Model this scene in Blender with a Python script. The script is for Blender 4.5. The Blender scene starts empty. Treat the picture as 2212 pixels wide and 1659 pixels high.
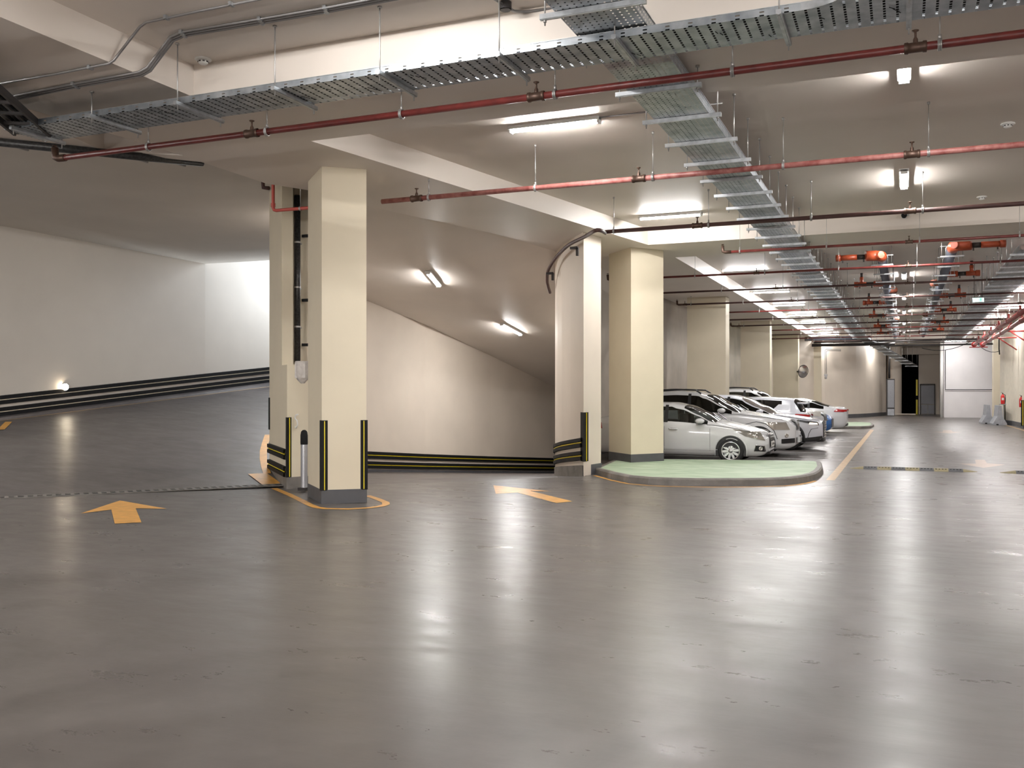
import bpy, bmesh, math, random
from mathutils import Vector, Matrix
from mathutils.geometry import tessellate_polygon
random.seed(7)
PI = math.pi
scn = bpy.context.scene
COL = scn.collection
# ------------------------------------------------------------------ camera model (survey helper: photo ray -> world point)
F_PX, HZ, CU, CAMZ = 2030.0, 845.0, 1106.0, 1.62
TH = math.atan(847.0 / F_PX)
CT, ST = math.cos(TH), math.sin(TH)
FWD = Vector((-ST, CT, 0)); RGT = Vector((CT, ST, 0))
def atd(u, v, d):
    p = FWD * d + RGT * (d * (u - CU) / F_PX)
    return Vector((p.x, p.y, CAMZ + (HZ - v) / F_PX * d))
def atz(u, v, z):
    return atd(u, v, (z - CAMZ) * F_PX / (HZ - v))
def floor_z(y):
    if y < 11.5: return 0.0
    if y < 19.0: return -0.11 * (y - 11.5) / 7.5
    return -0.11
def atf(u, v, dz=0.0):
    z = dz
    for _ in range(8):
        p = atz(u, v, z); z = floor_z(p.y) + dz
    return p
def atY(u, v, Y):
    a = (u - CU) / F_PX
    return atd(u, v, Y / (CT + a * ST))
def proj(p):
    q = Vector((p.x, p.y, 0)); d = q.dot(FWD)
    return (CU + F_PX * q.dot(RGT) / d, HZ - F_PX * (p.z - CAMZ) / d)

# ------------------------------------------------------------------ materials
M = {}
def mat(name, col, rough=0.5, metal=0.0, var=0.0, vscale=3.0, bump=0.0, bscale=40.0, coat=0.0, spec=0.5, stretch=None, col2=None, rvar=0.0):
    m = bpy.data.materials.new(name); m.use_nodes = True
    nt = m.node_tree; b = nt.nodes['Principled BSDF']
    b.inputs['Base Color'].default_value = (*col, 1); b.inputs['Roughness'].default_value = rough
    b.inputs['Metallic'].default_value = metal; b.inputs['Coat Weight'].default_value = coat
    b.inputs['Coat Roughness'].default_value = 0.05
    b.inputs['Specular IOR Level'].default_value = spec
    if var or bump or rvar:
        tc = nt.nodes.new('ShaderNodeTexCoord'); src = tc.outputs['Object']
        if stretch:
            mp = nt.nodes.new('ShaderNodeMapping'); mp.inputs['Scale'].default_value = stretch
            nt.links.new(src, mp.inputs['Vector']); src = mp.outputs['Vector']
    if var or rvar:
        n = nt.nodes.new('ShaderNodeTexNoise'); n.inputs['Scale'].default_value = vscale; n.inputs['Detail'].default_value = 6
        nt.links.new(src, n.inputs['Vector'])
        r = nt.nodes.new('ShaderNodeValToRGB'); r.color_ramp.elements[0].position = .3; r.color_ramp.elements[1].position = .7
        lo = tuple(c * (1 - var) for c in col); hi = col2 or tuple(min(1, c * (1 + var)) for c in col)
        r.color_ramp.elements[0].color = (*lo, 1); r.color_ramp.elements[1].color = (*hi, 1)
        nt.links.new(n.outputs['Fac'], r.inputs['Fac'])
        if var: nt.links.new(r.outputs['Color'], b.inputs['Base Color'])
        if rvar:
            mr = nt.nodes.new('ShaderNodeMapRange'); mr.inputs['From Min'].default_value = .3; mr.inputs['From Max'].default_value = .7
            mr.inputs['To Min'].default_value = rough - rvar; mr.inputs['To Max'].default_value = rough + rvar
            nt.links.new(n.outputs['Fac'], mr.inputs['Value']); nt.links.new(mr.outputs['Result'], b.inputs['Roughness'])
    if bump:
        n2 = nt.nodes.new('ShaderNodeTexNoise'); n2.inputs['Scale'].default_value = bscale; n2.inputs['Detail'].default_value = 4
        nt.links.new(src, n2.inputs['Vector'])
        bp = nt.nodes.new('ShaderNodeBump'); bp.inputs['Strength'].default_value = bump; bp.inputs['Distance'].default_value = .02
        nt.links.new(n2.outputs['Fac'], bp.inputs['Height']); nt.links.new(bp.outputs['Normal'], b.inputs['Normal'])
    M[name] = m
    return m
def emis(name, col, s):
    m = bpy.data.materials.new(name); m.use_nodes = True; b = m.node_tree.nodes['Principled BSDF']
    b.inputs['Base Color'].default_value = (.9, .9, .9, 1)
    b.inputs['Emission Color'].default_value = (*col, 1); b.inputs['Emission Strength'].default_value = s
    M[name] = m
mat('cream_paint', (.70, .62, .475), .55, var=.035, vscale=1.3, bump=.05, bscale=14)
mat('wall_paint', (.71, .625, .535), .6, var=.05, vscale=.8, bump=.06, bscale=9)
mat('ramp_wall_paint', (.62, .575, .52), .6, var=.05, vscale=.6, bump=.06, bscale=9)
mat('ceiling_paint', (.73, .66, .595), .5, var=.03, vscale=.7, bump=.05, bscale=7)
mat('white_wall', (.80, .77, .78), .7, var=.04, vscale=1.0)
mat('green_paint', (.33, .46, .29), .6, var=.22, vscale=2.2, stretch=(1, 3, 1), bump=.1, bscale=6, col2=(.46, .55, .41))
mat('kerb_grey', (.17, .155, .14), .55, var=.25, vscale=4, bump=.3, bscale=20)
mat('skirting_grey', (.085, .085, .092), .5, var=.12, vscale=4)
mat('yellow_paint', (.72, .36, .07), .35, var=.16, vscale=7)
mat('worn_yellow', (.46, .28, .11), .38, var=.2, vscale=9, col2=(.52, .36, .20))
mat('white_line', (.72, .72, .74), .4, var=.3, vscale=8)
mat('faded_arrow', (.30, .215, .145), .35, var=.15, vscale=8)
mat('rubber', (.009, .009, .010), .6, spec=.2)
mat('bright_yellow', (.85, .68, .03), .4)
mat('pale_strip', (.62, .57, .45), .5)
mat('red_pipe', (.13, .022, .019), .38, var=.25, vscale=9)
mat('dusty_red_pipe', (.32, .075, .065), .5, var=.35, vscale=12, col2=(.40, .17, .15))
mat('brown_pipe', (.07, .03, .026), .55, var=.2, vscale=6)
mat('bright_red', (.62, .02, .02), .35)
mat('brass', (.10, .06, .045), .45, metal=.6)
mat('galvanised', (.50, .52, .54), .38, metal=.85, var=.18, vscale=14)
mat('zinc_rod', (.42, .41, .40), .4, metal=.7)
mat('conduit_grey', (.30, .29, .29), .35, metal=.6)
mat('grey_pvc', (.11, .115, .14), .3)
mat('orange_pvc', (.33, .055, .018), .4, var=.15, vscale=8)
mat('black_iron', (.012, .012, .014), .35, var=.4, vscale=30, col2=(.05, .05, .05))
mat('white_plastic', (.75, .74, .72), .35)
mat('dark_metal', (.05, .045, .045), .5, metal=.5)
mat('louvre_grey', (.24, .24, .26), .45, metal=.3, var=.08, vscale=20)
mat('aluminium', (.55, .56, .60), .3, metal=.7)
mat('concrete', (.36, .37, .40), .7, var=.15, vscale=5)
mat('unlit_black', (.004, .004, .004), .9)  # black that stands for unlit depth in openings
mat('car_white', (.60, .60, .61), .22, coat=.6)
mat('car_pearl', (.60, .61, .66), .2, coat=.7)
mat('car_blue', (.02, .11, .33), .22, coat=.7)
mat('car_black', (.012, .012, .014), .3)
mat('car_dark_trim', (.02, .02, .022), .5)
mat('tyre', (.012, .012, .013), .7)
mat('rim_silver', (.62, .63, .65), .25, metal=.85)
mat('chrome', (.8, .8, .82), .12, metal=1)
mat('lamp_glass', (.38, .36, .33), .08, metal=.6, coat=1)
mat('tail_red', (.35, .01, .012), .15, coat=1)
mat('seat_dark', (.05, .045, .045), .8)
mat('plate_white', (.75, .73, .70), .5)
mat('brick_pale', (.74, .68, .57), .6, var=.06, vscale=5)
mat('bag_plastic', (.62, .58, .55), .3, var=.1, vscale=20, bump=.5, bscale=30)
mat('gutter_black', (.01, .009, .009), .5)
emis('tube_glow', (1.0, .985, .965), 270.0)
emis('warm_glow', (1.0, .84, .62), 45.0)
emis('sign_glow', (.45, .85, .72), 2.2)
emis('sign_green', (.02, .42, .30), 1.0)
emis('headlamp_glow', (1.0, .72, .48), 2.0)

def floor_material(name, ca, cb, r0, r1, bump=.10):
    m = bpy.data.materials.new(name); m.use_nodes = True; nt = m.node_tree; b = nt.nodes['Principled BSDF']
    L = nt.links.new
    tc = nt.nodes.new('ShaderNodeTexCoord')
    n1 = nt.nodes.new('ShaderNodeTexNoise'); n1.inputs['Scale'].default_value = .55; n1.inputs['Detail'].default_value = 8; n1.inputs['Roughness'].default_value = .6
    n1.inputs['Distortion'].default_value = 1.2
    L(tc.outputs['Object'], n1.inputs['Vector'])
    cr = nt.nodes.new('ShaderNodeValToRGB'); cr.color_ramp.elements[0].position = .32; cr.color_ramp.elements[1].position = .68
    cr.color_ramp.elements[0].color = (*ca, 1); cr.color_ramp.elements[1].color = (*cb, 1)
    L(n1.outputs['Fac'], cr.inputs['Fac'])
    # fine scuffs running across the drive direction
    mp = nt.nodes.new('ShaderNodeMapping'); mp.inputs['Rotation'].default_value = (0, 0, .5); mp.inputs['Scale'].default_value = (1.0, 2.2, 1)
    L(tc.outputs['Object'], mp.inputs['Vector'])
    n2 = nt.nodes.new('ShaderNodeTexNoise'); n2.inputs['Scale'].default_value = 1.6; n2.inputs['Detail'].default_value = 10; n2.inputs['Roughness'].default_value = .7
    L(mp.outputs['Vector'], n2.inputs['Vector'])
    mx = nt.nodes.new('ShaderNodeMixRGB'); mx.blend_type = 'OVERLAY'; mx.inputs['Fac'].default_value = .16
    L(cr.outputs['Color'], mx.inputs['Color1']); L(n2.outputs['Fac'], mx.inputs['Color2'])
    # small dark specks
    v = nt.nodes.new('ShaderNodeTexNoise'); v.inputs['Scale'].default_value = 17.0; v.inputs['Detail'].default_value = 2
    L(tc.outputs['Object'], v.inputs['Vector'])
    vr = nt.nodes.new('ShaderNodeValToRGB'); vr.color_ramp.elements[0].position = .20; vr.color_ramp.elements[1].position = .245
    vr.color_ramp.elements[0].color = (.35, .35, .35, 1); vr.color_ramp.elements[1].color = (1, 1, 1, 1)
    L(v.outputs['Fac'], vr.inputs['Fac'])
    m2 = nt.nodes.new('ShaderNodeMixRGB'); m2.blend_type = 'MULTIPLY'; m2.inputs['Fac'].default_value = .2
    L(mx.outputs['Color'], m2.inputs['Color1']); L(vr.outputs['Color'], m2.inputs['Color2'])
    L(m2.outputs['Color'], b.inputs['Base Color'])
    mr = nt.nodes.new('ShaderNodeMapRange'); mr.inputs['From Min'].default_value = .3; mr.inputs['From Max'].default_value = .7
    mr.inputs['To Min'].default_value = r0; mr.inputs['To Max'].default_value = r1
    L(n2.outputs['Fac'], mr.inputs['Value']); L(mr.outputs['Result'], b.inputs['Roughness'])
    mp3 = nt.nodes.new('ShaderNodeMapping'); mp3.inputs['Rotation'].default_value = (0, 0, -.25); mp3.inputs['Scale'].default_value = (.5, 1.6, 1)
    L(tc.outputs['Object'], mp3.inputs['Vector'])
    n3 = nt.nodes.new('ShaderNodeTexNoise'); n3.inputs['Scale'].default_value = 1.5; n3.inputs['Detail'].default_value = 5; n3.inputs['Roughness'].default_value = .55
    L(mp3.outputs['Vector'], n3.inputs['Vector'])
    bp = nt.nodes.new('ShaderNodeBump'); bp.inputs['Strength'].default_value = bump; bp.inputs['Distance'].default_value = .03
    L(n3.outputs['Fac'], bp.inputs['Height']); L(bp.outputs['Normal'], b.inputs['Normal'])
    b.inputs['Specular IOR Level'].default_value = .28
    M[name] = m
floor_material('floor_epoxy', (.092, .081, .075), (.138, .124, .116), .25, .38)
floor_material('ramp_floor', (.085, .074, .074), (.135, .12, .115), .32, .46, .12)

def holes_material(name, axis_u, axis_v, pu, pv, hu, hv, rnd=False, offset=0.0):
    """sheet steel with punched holes, laid out on the sheet in metres"""
    m = bpy.data.materials.new(name); m.use_nodes = True; nt = m.node_tree; b = nt.nodes['Principled BSDF']; L = nt.links.new
    out = nt.nodes['Material Output']
    b.inputs['Metallic'].default_value = .8; b.inputs['Roughness'].default_value = .38
    tc = nt.nodes.new('ShaderNodeTexCoord'); sp = nt.nodes.new('ShaderNodeSeparateXYZ'); L(tc.outputs['Object'], sp.inputs[0])
    def mth(op, a, bb=None):
        n = nt.nodes.new('ShaderNodeMath'); n.operation = op
        for i, x in enumerate((a, bb)):
            if x is None: continue
            if isinstance(x, (int, float)): n.inputs[i].default_value = x
            else: L(x, n.inputs[i])
        return n.outputs[0]
    fu = mth('ABSOLUTE', mth('SUBTRACT', mth('FRACT', mth('DIVIDE', sp.outputs[axis_u], pu)), .5))
    fv = mth('ABSOLUTE', mth('SUBTRACT', mth('FRACT', mth('DIVIDE', sp.outputs[axis_v], pv)), .5))
    if rnd:
        d = mth('SQRT', mth('ADD', mth('POWER', mth('MULTIPLY', fu, pu), 2.0), mth('POWER', mth('MULTIPLY', fv, pv), 2.0)))
        hole = mth('LESS_THAN', d, hu)
    else:
        hole = mth('MULTIPLY', mth('LESS_THAN', fu, hu / pu), mth('LESS_THAN', fv, hv / pv))
    ns = nt.nodes.new('ShaderNodeTexNoise'); ns.inputs['Scale'].default_value = 7; ns.inputs['Detail'].default_value = 5; L(tc.outputs['Object'], ns.inputs['Vector'])
    cr = nt.nodes.new('ShaderNodeValToRGB'); cr.color_ramp.elements[0].color = (.27, .30, .33, 1); cr.color_ramp.elements[1].color = (.50, .53, .56, 1)
    cr.color_ramp.elements[0].position = .3; cr.color_ramp.elements[1].position = .7
    L(ns.outputs['Fac'], cr.inputs['Fac']); L(cr.outputs['Color'], b.inputs['Base Color'])
    tr = nt.nodes.new('ShaderNodeBsdfTransparent'); mx = nt.nodes.new('ShaderNodeMixShader')
    L(hole, mx.inputs[0]); L(b.outputs[0], mx.inputs[1]); L(tr.outputs[0], mx.inputs[2]); L(mx.outputs[0], out.inputs['Surface'])
    M[name] = m
holes_material('tray_round_holes', 0, 1, .058, .058, .0085, 0, True)
holes_material('tray_slots', 0, 1, .095, .052, .010, .018)
holes_material('tray_side_round', 1, 2, .058, .045, .008, 0, True)
holes_material('tray_side_slots', 0, 2, .19, .028, .018, .0055)

def glass_material(name, tint, alpha_reflect=.12):
    m = bpy.data.materials.new(name); m.use_nodes = True; nt = m.node_tree; L = nt.links.new
    nt.nodes.remove(nt.nodes['Principled BSDF']); out = nt.nodes['Material Output']
    t = nt.nodes.new('ShaderNodeBsdfTransparent'); t.inputs[0].default_value = (*tint, 1)
    g = nt.nodes.new('ShaderNodeBsdfGlossy'); g.inputs['Roughness'].default_value = .03
    fr = nt.nodes.new('ShaderNodeFresnel'); fr.inputs['IOR'].default_value = 1.6
    mx = nt.nodes.new('ShaderNodeMixShader'); L(fr.outputs[0], mx.inputs[0]); L(t.outputs[0], mx.inputs[1]); L(g.outputs[0], mx.inputs[2])
    L(mx.outputs[0], out.inputs['Surface']); M[name] = m
glass_material('tinted_glass', (.42, .46, .45)); glass_material('dark_glass', (.05, .055, .06))

# ------------------------------------------------------------------ mesh builder
class MB:
    def __init__(s): s.v = []; s.f = []; s.mi = []; s.mats = []; s.cur = 0; s.sm = []
    def use(s, name):
        if name not in s.mats: s.mats.append(name)
        s.cur = s.mats.index(name); return s
    def add(s, vs, fs, smooth=False):
        o = len(s.v); s.v += [tuple(x) for x in vs]
        for f in fs: s.f.append([o + i for i in f]); s.mi.append(s.cur); s.sm.append(smooth)
        return s
    def box(s, c, size, rz=0.0, mat4=None):
        hx, hy, hz = [a / 2 for a in size]; R = Matrix.Rotation(rz, 4, 'Z') if mat4 is None else mat4
        vs = [R @ Vector((x, y, z)) + Vector(c) for z in (-hz, hz) for y in (-hy, hy) for x in (-hx, hx)]
        return s.add(vs, [(0, 2, 3, 1), (4, 5, 7, 6), (0, 1, 5, 4), (2, 6, 7, 3), (1, 3, 7, 5), (0, 4, 6, 2)])
    def bar(s, a, b, w, h):
        a = Vector(a); b = Vector(b); d = (b - a); L = d.length; d.normalize()
        up = Vector((0, 0, 1)) if abs(d.z) < .95 else Vector((0, 1, 0))
        sd = d.cross(up).normalized(); up = sd.cross(d).normalized()
        vs = [p + sd * (i * w / 2) + up * (j * h / 2) for p in (a, b) for (i, j) in ((-1, -1), (1, -1), (1, 1), (-1, 1))]
        return s.add(vs, [(0, 1, 2, 3), (7, 6, 5, 4), (0, 4, 5, 1), (1, 5, 6, 2), (2, 6, 7, 3), (3, 7, 4, 0)])
    def prism(s, pts, z0, z1):
        """pts: list of (x,y) or 3-vectors; z0,z1 numbers or lists"""
        n = len(pts); P = [Vector((p[0], p[1], 0)) for p in pts]
        zb = z0 if isinstance(z0, (list, tuple)) else [z0] * n; zt = z1 if isinstance(z1, (list, tuple)) else [z1] * n
        vs = [Vector((p.x, p.y, z)) for p, z in zip(P, zb)] + [Vector((p.x, p.y, z)) for p, z in zip(P, zt)]
        fs = [(i, (i + 1) % n, n + (i + 1) % n, n + i) for i in range(n)]
        t = [tuple(x) for x in tessellate_polygon([P])]
        fs += [x for x in t] + [tuple(n + i for i in x) for x in t]
        return s.add(vs, fs)
    def poly(s, pts):
        P = [Vector(p) for p in pts]; t = tessellate_polygon([[Vector((p.x, p.y, 0)) for p in P]])
        return s.add(P, [tuple(x) for x in t])
    def quad(s, a, b, c, d): return s.add([a, b, c, d], [(0, 1, 2, 3)])
    def grid(s, rows, smooth=True):
        n = len(rows[0]); vs = [p for r in rows for p in r]
        return s.add(vs, [(i * n + j, i * n + j + 1, (i + 1) * n + j + 1, (i + 1) * n + j) for i in range(len(rows) - 1) for j in range(n - 1)], smooth)
    def tube(s, path, r, seg=12, cap=True):
        P = [Vector(p) for p in path]; rows = []; prev = None
        for i, p in enumerate(P):
            if i == 0: t = (P[1] - P[0]).normalized()
            elif i == len(P) - 1: t = (P[-1] - P[-2]).normalized()
            else: t = ((P[i] - P[i - 1]).normalized() + (P[i + 1] - P[i]).normalized()).normalized()
            if prev is None:
                u = t.cross(Vector((0, 0, 1)) if abs(t.z) < .9 else Vector((1, 0, 0))).normalized()
            else: u = (prev - t * prev.dot(t)).normalized()
            prev = u; w = t.cross(u)
            rr = r[i] if isinstance(r, (list, tuple)) else r
            k = 1.0
            if 0 < i < len(P) - 1:
                c = (P[i] - P[i - 1]).normalized().dot(t); k = 1 / max(c, .5)
            rows.append([p + (u * math.cos(2 * PI * j / seg) + w * math.sin(2 * PI * j / seg)) * rr * (1.0 if k < 1.02 else 1.0) for j in range(seg)])
        o = [p for r_ in rows for p in r_]; n = seg
        fs = [(i * n + j, i * n + (j + 1) % n, (i + 1) * n + (j + 1) % n, (i + 1) * n + j) for i in range(len(rows) - 1) for j in range(n)]
        s.add(o, fs, True)
        if cap: s.add(rows[0], [tuple(range(n))]); s.add(rows[-1], [tuple(range(n))])
        return s
    def lathe(s, prof, origin=(0, 0, 0), axis='Z', seg=24, mat4=None):
        O = Vector(origin); rows = []
        for r, h in prof:
            row = []
            for j in range(seg + 1):
                a = 2 * PI * j / seg; c, n = math.cos(a) * r, math.sin(a) * r
                p = Vector((c, n, h)) if axis == 'Z' else (Vector((c, h, n)) if axis == 'Y' else Vector((h, c, n)))
                if mat4 is not None: p = mat4 @ p
                row.append(p + O)
            rows.append(row)
        return s.grid(rows, True)
    def build(s, name, mats=None, parent=None, bevel=0.0):
        me = bpy.data.meshes.new(name); me.from_pydata(s.v, [], s.f); me.update()
        ms = mats if mats else s.mats
        if isinstance(ms, str): ms = [ms]
        for m_ in ms: me.materials.append(M[m_])
        if not mats or len(ms) > 1: me.polygons.foreach_set('material_index', s.mi)
        me.polygons.foreach_set('use_smooth', s.sm)
        bm = bmesh.new(); bm.from_mesh(me); bmesh.ops.remove_doubles(bm, verts=bm.verts, dist=1e-5)
        bmesh.ops.recalc_face_normals(bm, faces=bm.faces); bm.to_mesh(me); bm.free()
        o = bpy.data.objects.new(name, me); COL.objects.link(o)
        if parent is not None: o.parent = parent
        if bevel:
            b = o.modifiers.new('b', 'BEVEL'); b.width = bevel; b.segments = 2; b.limit_method = 'ANGLE'; b.angle_limit = .6
        return o
def tag(o, label=None, cat=None, group=None, kind=None):
    if label: o['label'] = label
    if cat: o['category'] = cat
    if group: o['group'] = group
    if kind: o['kind'] = kind
    return o
def thing(name, label, cat, loc=(0, 0, 0), rz=0.0, group=None):
    o = bpy.data.objects.new(name, None); COL.objects.link(o); o.location = loc; o.rotation_euler = (0, 0, rz); o.empty_display_size = .2
    return tag(o, label, cat, group)
def struct(mb, name, mats=None):
    o = mb.build(name, mats); o['kind'] = 'structure'; return o
def copy_tree(o, parent=None):
    c = o.copy(); COL.objects.link(c)
    if parent is not None: c.parent = parent
    for ch in list(o.children): copy_tree(ch, c)
    return c
ORD = ['nearest', 'second nearest', 'third', 'fourth', 'fifth', 'sixth', 'seventh', 'eighth', 'ninth', 'tenth', 'eleventh', 'twelfth', 'thirteenth', 'fourteenth', 'fifteenth', 'sixteenth']

# ------------------------------------------------------------------ the building
SOF, SLAB = 4.85, 5.20
YA, YB0, YB1, YC0, YC1, YEND = 8.18, 10.2, 20.3, 20.3, 22.46, 64.0
def diag_x(y): return -7.07 + (y - 10.2) * 1.85 / 10.1
def ceil_z(x, y):
    if y < YA: return SLAB if x > -7.2 else SOF
    if y < YB0: return SOF
    if y < YB1: return SLAB if x > diag_x(y) else SOF
    if y < YC1: return SOF
    if y < YEND: return SLAB if x > -5.1 else SOF
    return SOF
XR = 11.0
# soffit edge above the two ramps
E = [atz(u, v, SOF) for u, v in ((-420, 262), (0, 305), (435, 350), (577, 397), (666, 411), (692, 419), (795, 445), (919, 473), (1060, 503), (1194, 541))]
curve_wall = [(-6.0, 18.15), (-6.57, 18.98), (-7.0, 19.65), (-7.3, 20.2), (-7.58, 20.8), (-7.8, 21.5), (-7.92, 22.2), (-7.95, 23.0)]
c = MB()
# recessed slabs
c.poly([(-7.2, -12, SLAB), (XR, -12, SLAB), (XR, YA, SLAB), (-7.2, YA, SLAB)])
c.poly([(diag_x(YB0), YB0, SLAB), (XR, YB0, SLAB), (XR, YB1, SLAB), (diag_x(YB1), YB1, SLAB)])
c.poly([(-5.1, YC1, SLAB), (XR, YC1, SLAB), (XR, YEND, SLAB), (-5.1, YEND, SLAB)])
def vface(a, b, z0=SOF, z1=SLAB): c.quad((a[0], a[1], z0), (b[0], b[1], z0), (b[0], b[1], z1), (a[0], a[1], z1))
vface((-7.2, -12), (-7.2, YA)); vface((-7.2, YA), (XR, YA)); vface((XR, YB0), (diag_x(YB0), YB0))
vface((diag_x(YB0), YB0), (diag_x(YB1), YB1)); vface((diag_x(YB1), YB1), (XR, YB1)); vface((XR, YC1), (-5.1, YC1))
vface((-5.1, YC1), (-5.1, YEND)); vface((-5.1, YEND), (XR, YEND))
# slot in the left soffit (narrow recess seen beside the cable ladder)
SL = [atz(u, v, SOF) for u, v in ((-60, 197), (37, 227), (135, 258), (395, 336), (225, 326), (168, 301), (60, 262), (-60, 226))]
left = [(-28, -5, SOF), (-7.2, -12, SOF), (-7.2, YA, SOF), (XR, YA, SOF), (XR, YB0, SOF), (diag_x(YB0), YB0, SOF), (diag_x(YB1), YC0, SOF), (XR, YC0, SOF), (XR, YC1, SOF),
        (-5.1, YC1, SOF), (-5.1, YEND, SOF), (XR, YEND, SOF), (XR, 82, SOF), (-7.85, 82, SOF), (-7.85, 22.0, SOF)] + [tuple(p) for p in reversed(E)]
left.append((-28, E[0].y + (E[0].y - E[1].y) * (-28 - E[0].x) / (E[0].x - E[1].x), SOF))
P2 = [Vector((p[0], p[1], 0)) for p in left]; H2 = [Vector((p.x, p.y, 0)) for p in SL]
allv = [Vector(p) for p in left] + [Vector((p.x, p.y, SOF)) for p in SL]
c.add(allv, [tuple(t) for t in tessellate_polygon([P2, H2])])
for i in range(len(SL)):
    a, b = SL[i], SL[(i + 1) % len(SL)]; vface(a, b, SOF, SOF + .5)
c.poly([(p.x, p.y, SOF + .5) for p in SL])
struct(c, 'ceiling', 'ceiling_paint')

# up ramp: patch between the drain line and the far wall
def lerp(a, b, t): return a + (b - a) * t
G = [atf(-420, 1093), atf(0, 1076), atf(612, 1051), atf(720, 1046)]
WB = [(-420, 957, 18.4), (0, 905, 22.1), (443, 848, 27.3), (600, 828, 30.0), (720, 815, 32.6)]
WBp = [atd(*w) for w in WB]
def polyat(P, us, u):
    for i in range(len(P) - 1):
        if u <= us[i + 1] or i == len(P) - 2: return lerp(P[i], P[i + 1], (u - us[i]) / (us[i + 1] - us[i]))
def up_near(u): return polyat(G, [-420, 0, 612, 720], u)
def up_far(u): return polyat(WBp, [-420, 0, 443, 600, 720], u)
def up_pt(u, t):
    p = lerp(up_near(u), up_far(u), t); p.z -= .12 * t * (1 - t); return p
us = [-420, -200, 0, 110, 220, 330, 443, 520, 600, 660, 720]
def up_px(u, v):
    """point of the up ramp seen at pixel (u, v)"""
    best = None
    for i in range(0, 90):
        for j in range(0, 60):
            uu = -100 + i * 9.1; t = -.02 + j / 55.0
            p = up_pt(uu, t); q = proj(p); e = (q[0] - u) ** 2 + (q[1] - v) ** 2
            if best is None or e < best[0]: best = (e, uu, t)
    e, uu, t = best; st, su = .01, 5
    for _ in range(60):
        imp = False
        for du, dt in ((su, 0), (-su, 0), (0, st), (0, -st)):
            q = proj(up_pt(uu + du, t + dt)); e2 = (q[0] - u) ** 2 + (q[1] - v) ** 2
            if e2 < e: e = e2; uu += du; t += dt; imp = True; break
        if not imp: su /= 2; st /= 2
    return up_pt(uu, t)
r = MB(); r.grid([[up_pt(u, t / 10) for u in us] for t in range(11)]); struct(r, 'floor', 'ramp_floor')
# up ramp wall, its rise beyond the ceiling edge and the ramp ceiling
w = MB()
tops = [atd(-420, 408, 18.4), atd(0, 487, 22.1), atd(443, 570, 27.3)]
for i in range(2): w.quad(WBp[i] - Vector((0, 0, .5)), WBp[i + 1] - Vector((0, 0, .5)), tops[i + 1] + Vector((0, 0, .3)), tops[i] + Vector((0, 0, .3)))
for i in range(2, 4):
    a, b = WBp[i], WBp[i + 1]; w.quad(a - Vector((0, 0, .5)), b - Vector((0, 0, .5)), Vector((b.x, b.y, 9.5)), Vector((a.x, a.y, 9.5)))
struct(w, 'wall_left', 'ramp_wall_paint')
w = MB()
near = [Vector((E[0].x, E[0].y, 5.4)), Vector((E[1].x, E[1].y, 5.4)), Vector((E[2].x, E[2].y, 5.4)), Vector((E[4].x, E[4].y, 5.4))]
far = [atd(-420, 408, 18.4), atd(0, 487, 22.1), atd(443, 570, 27.3), atd(700, 556, 25.8)]
w.grid([[lerp(a, b, t / 6) for a, b in zip(near, far)] for t in range(7)])
for i in range(3): w.quad(Vector((near[i].x, near[i].y, SOF)), Vector((near[i + 1].x, near[i + 1].y, SOF)), near[i + 1], near[i])
a, b = far[2], far[3]; w.quad(a, b, Vector((b.x, b.y, 9.5)), Vector((a.x, a.y, 9.5)))
struct(w, 'ceiling', 'ramp_wall_paint')

# main floor (falls a few centimetres towards the bays)
crest = [atf(1268, 1029), atf(1130, 1034), atf(1000, 1040), atf(800, 1046), atf(655, 1052)]
FP = [(-28, -12), (XR, -12), (XR, 84), (-7.85, 84), (-7.85, 22.5), (-7.2, 20.35), (-6.4, 19.0)] + [(p.x, p.y) for p in crest] + [(G[2].x, G[2].y), (G[1].x, G[1].y), (G[0].x, G[0].y), (-28, G[0].y - (G[0].x + 28) * (G[1].y - G[0].y) / (G[1].x - G[0].x))]
def clip(poly, y, keep_below):
    out = []
    for i in range(len(poly)):
        a, b = poly[i], poly[(i + 1) % len(poly)]
        ia = (a[1] <= y) == keep_below or a[1] == y; ib = (b[1] <= y) == keep_below or b[1] == y
        if ia: out.append(a)
        if ia != ib:
            t = (y - a[1]) / (b[1] - a[1]); out.append((a[0] + (b[0] - a[0]) * t, y))
    return out
f = MB()
for lo, hi in ((None, 11.5), (11.5, 19.0), (19.0, None)):
    q = FP
    if lo is not None: q = clip(q, lo, False)
    if hi is not None: q = clip(q, hi, True)
    f.poly([(x, y, floor_z(min(max(y, -99), 99))) for x, y in q])
struct(f, 'floor', 'floor_epoxy')

# down ramp: floor, back wall and sloped ceiling
BW = [(692, 1016, 23.6, 612, 419), (795, 1019, 25.8, 650, 445), (919, 1020.5, 28.6, 702, 473), (1060, 1021.5, 31.8, 768, 503), (1194, 1022, 35.0, 834, 541), (1330, 1023, 38.5, 905, 590)]
bwb = [atd(u, v, d) for u, v, d, _, _ in BW]; bwt = [atd(u, t, d) for u, _, d, t, _ in BW]; bwe = [atz(u, e, SOF) for u, _, _, _, e in BW]
w = MB()
for i in range(5): w.quad(bwb[i] - Vector((0, 0, .4)), bwb[i + 1] - Vector((0, 0, .4)), bwt[i + 1] + Vector((0, 0, .5)), bwt[i] + Vector((0, 0, .5)))
struct(w, 'wall_back', 'wall_paint')
w = MB(); w.grid([[lerp(a, b, t / 8) for a, b in zip(bwe, bwt)] for t in range(9)]); struct(w, 'ceiling', 'ceiling_paint')
cr = list(reversed(crest)); cr = [cr[0], cr[1], cr[2], cr[3], cr[4], Vector((-6.6, 19.2, -.12))]
bw_low = [bwb[0], bwb[1], bwb[2], bwb[3], bwb[4], bwb[5]]
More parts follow.
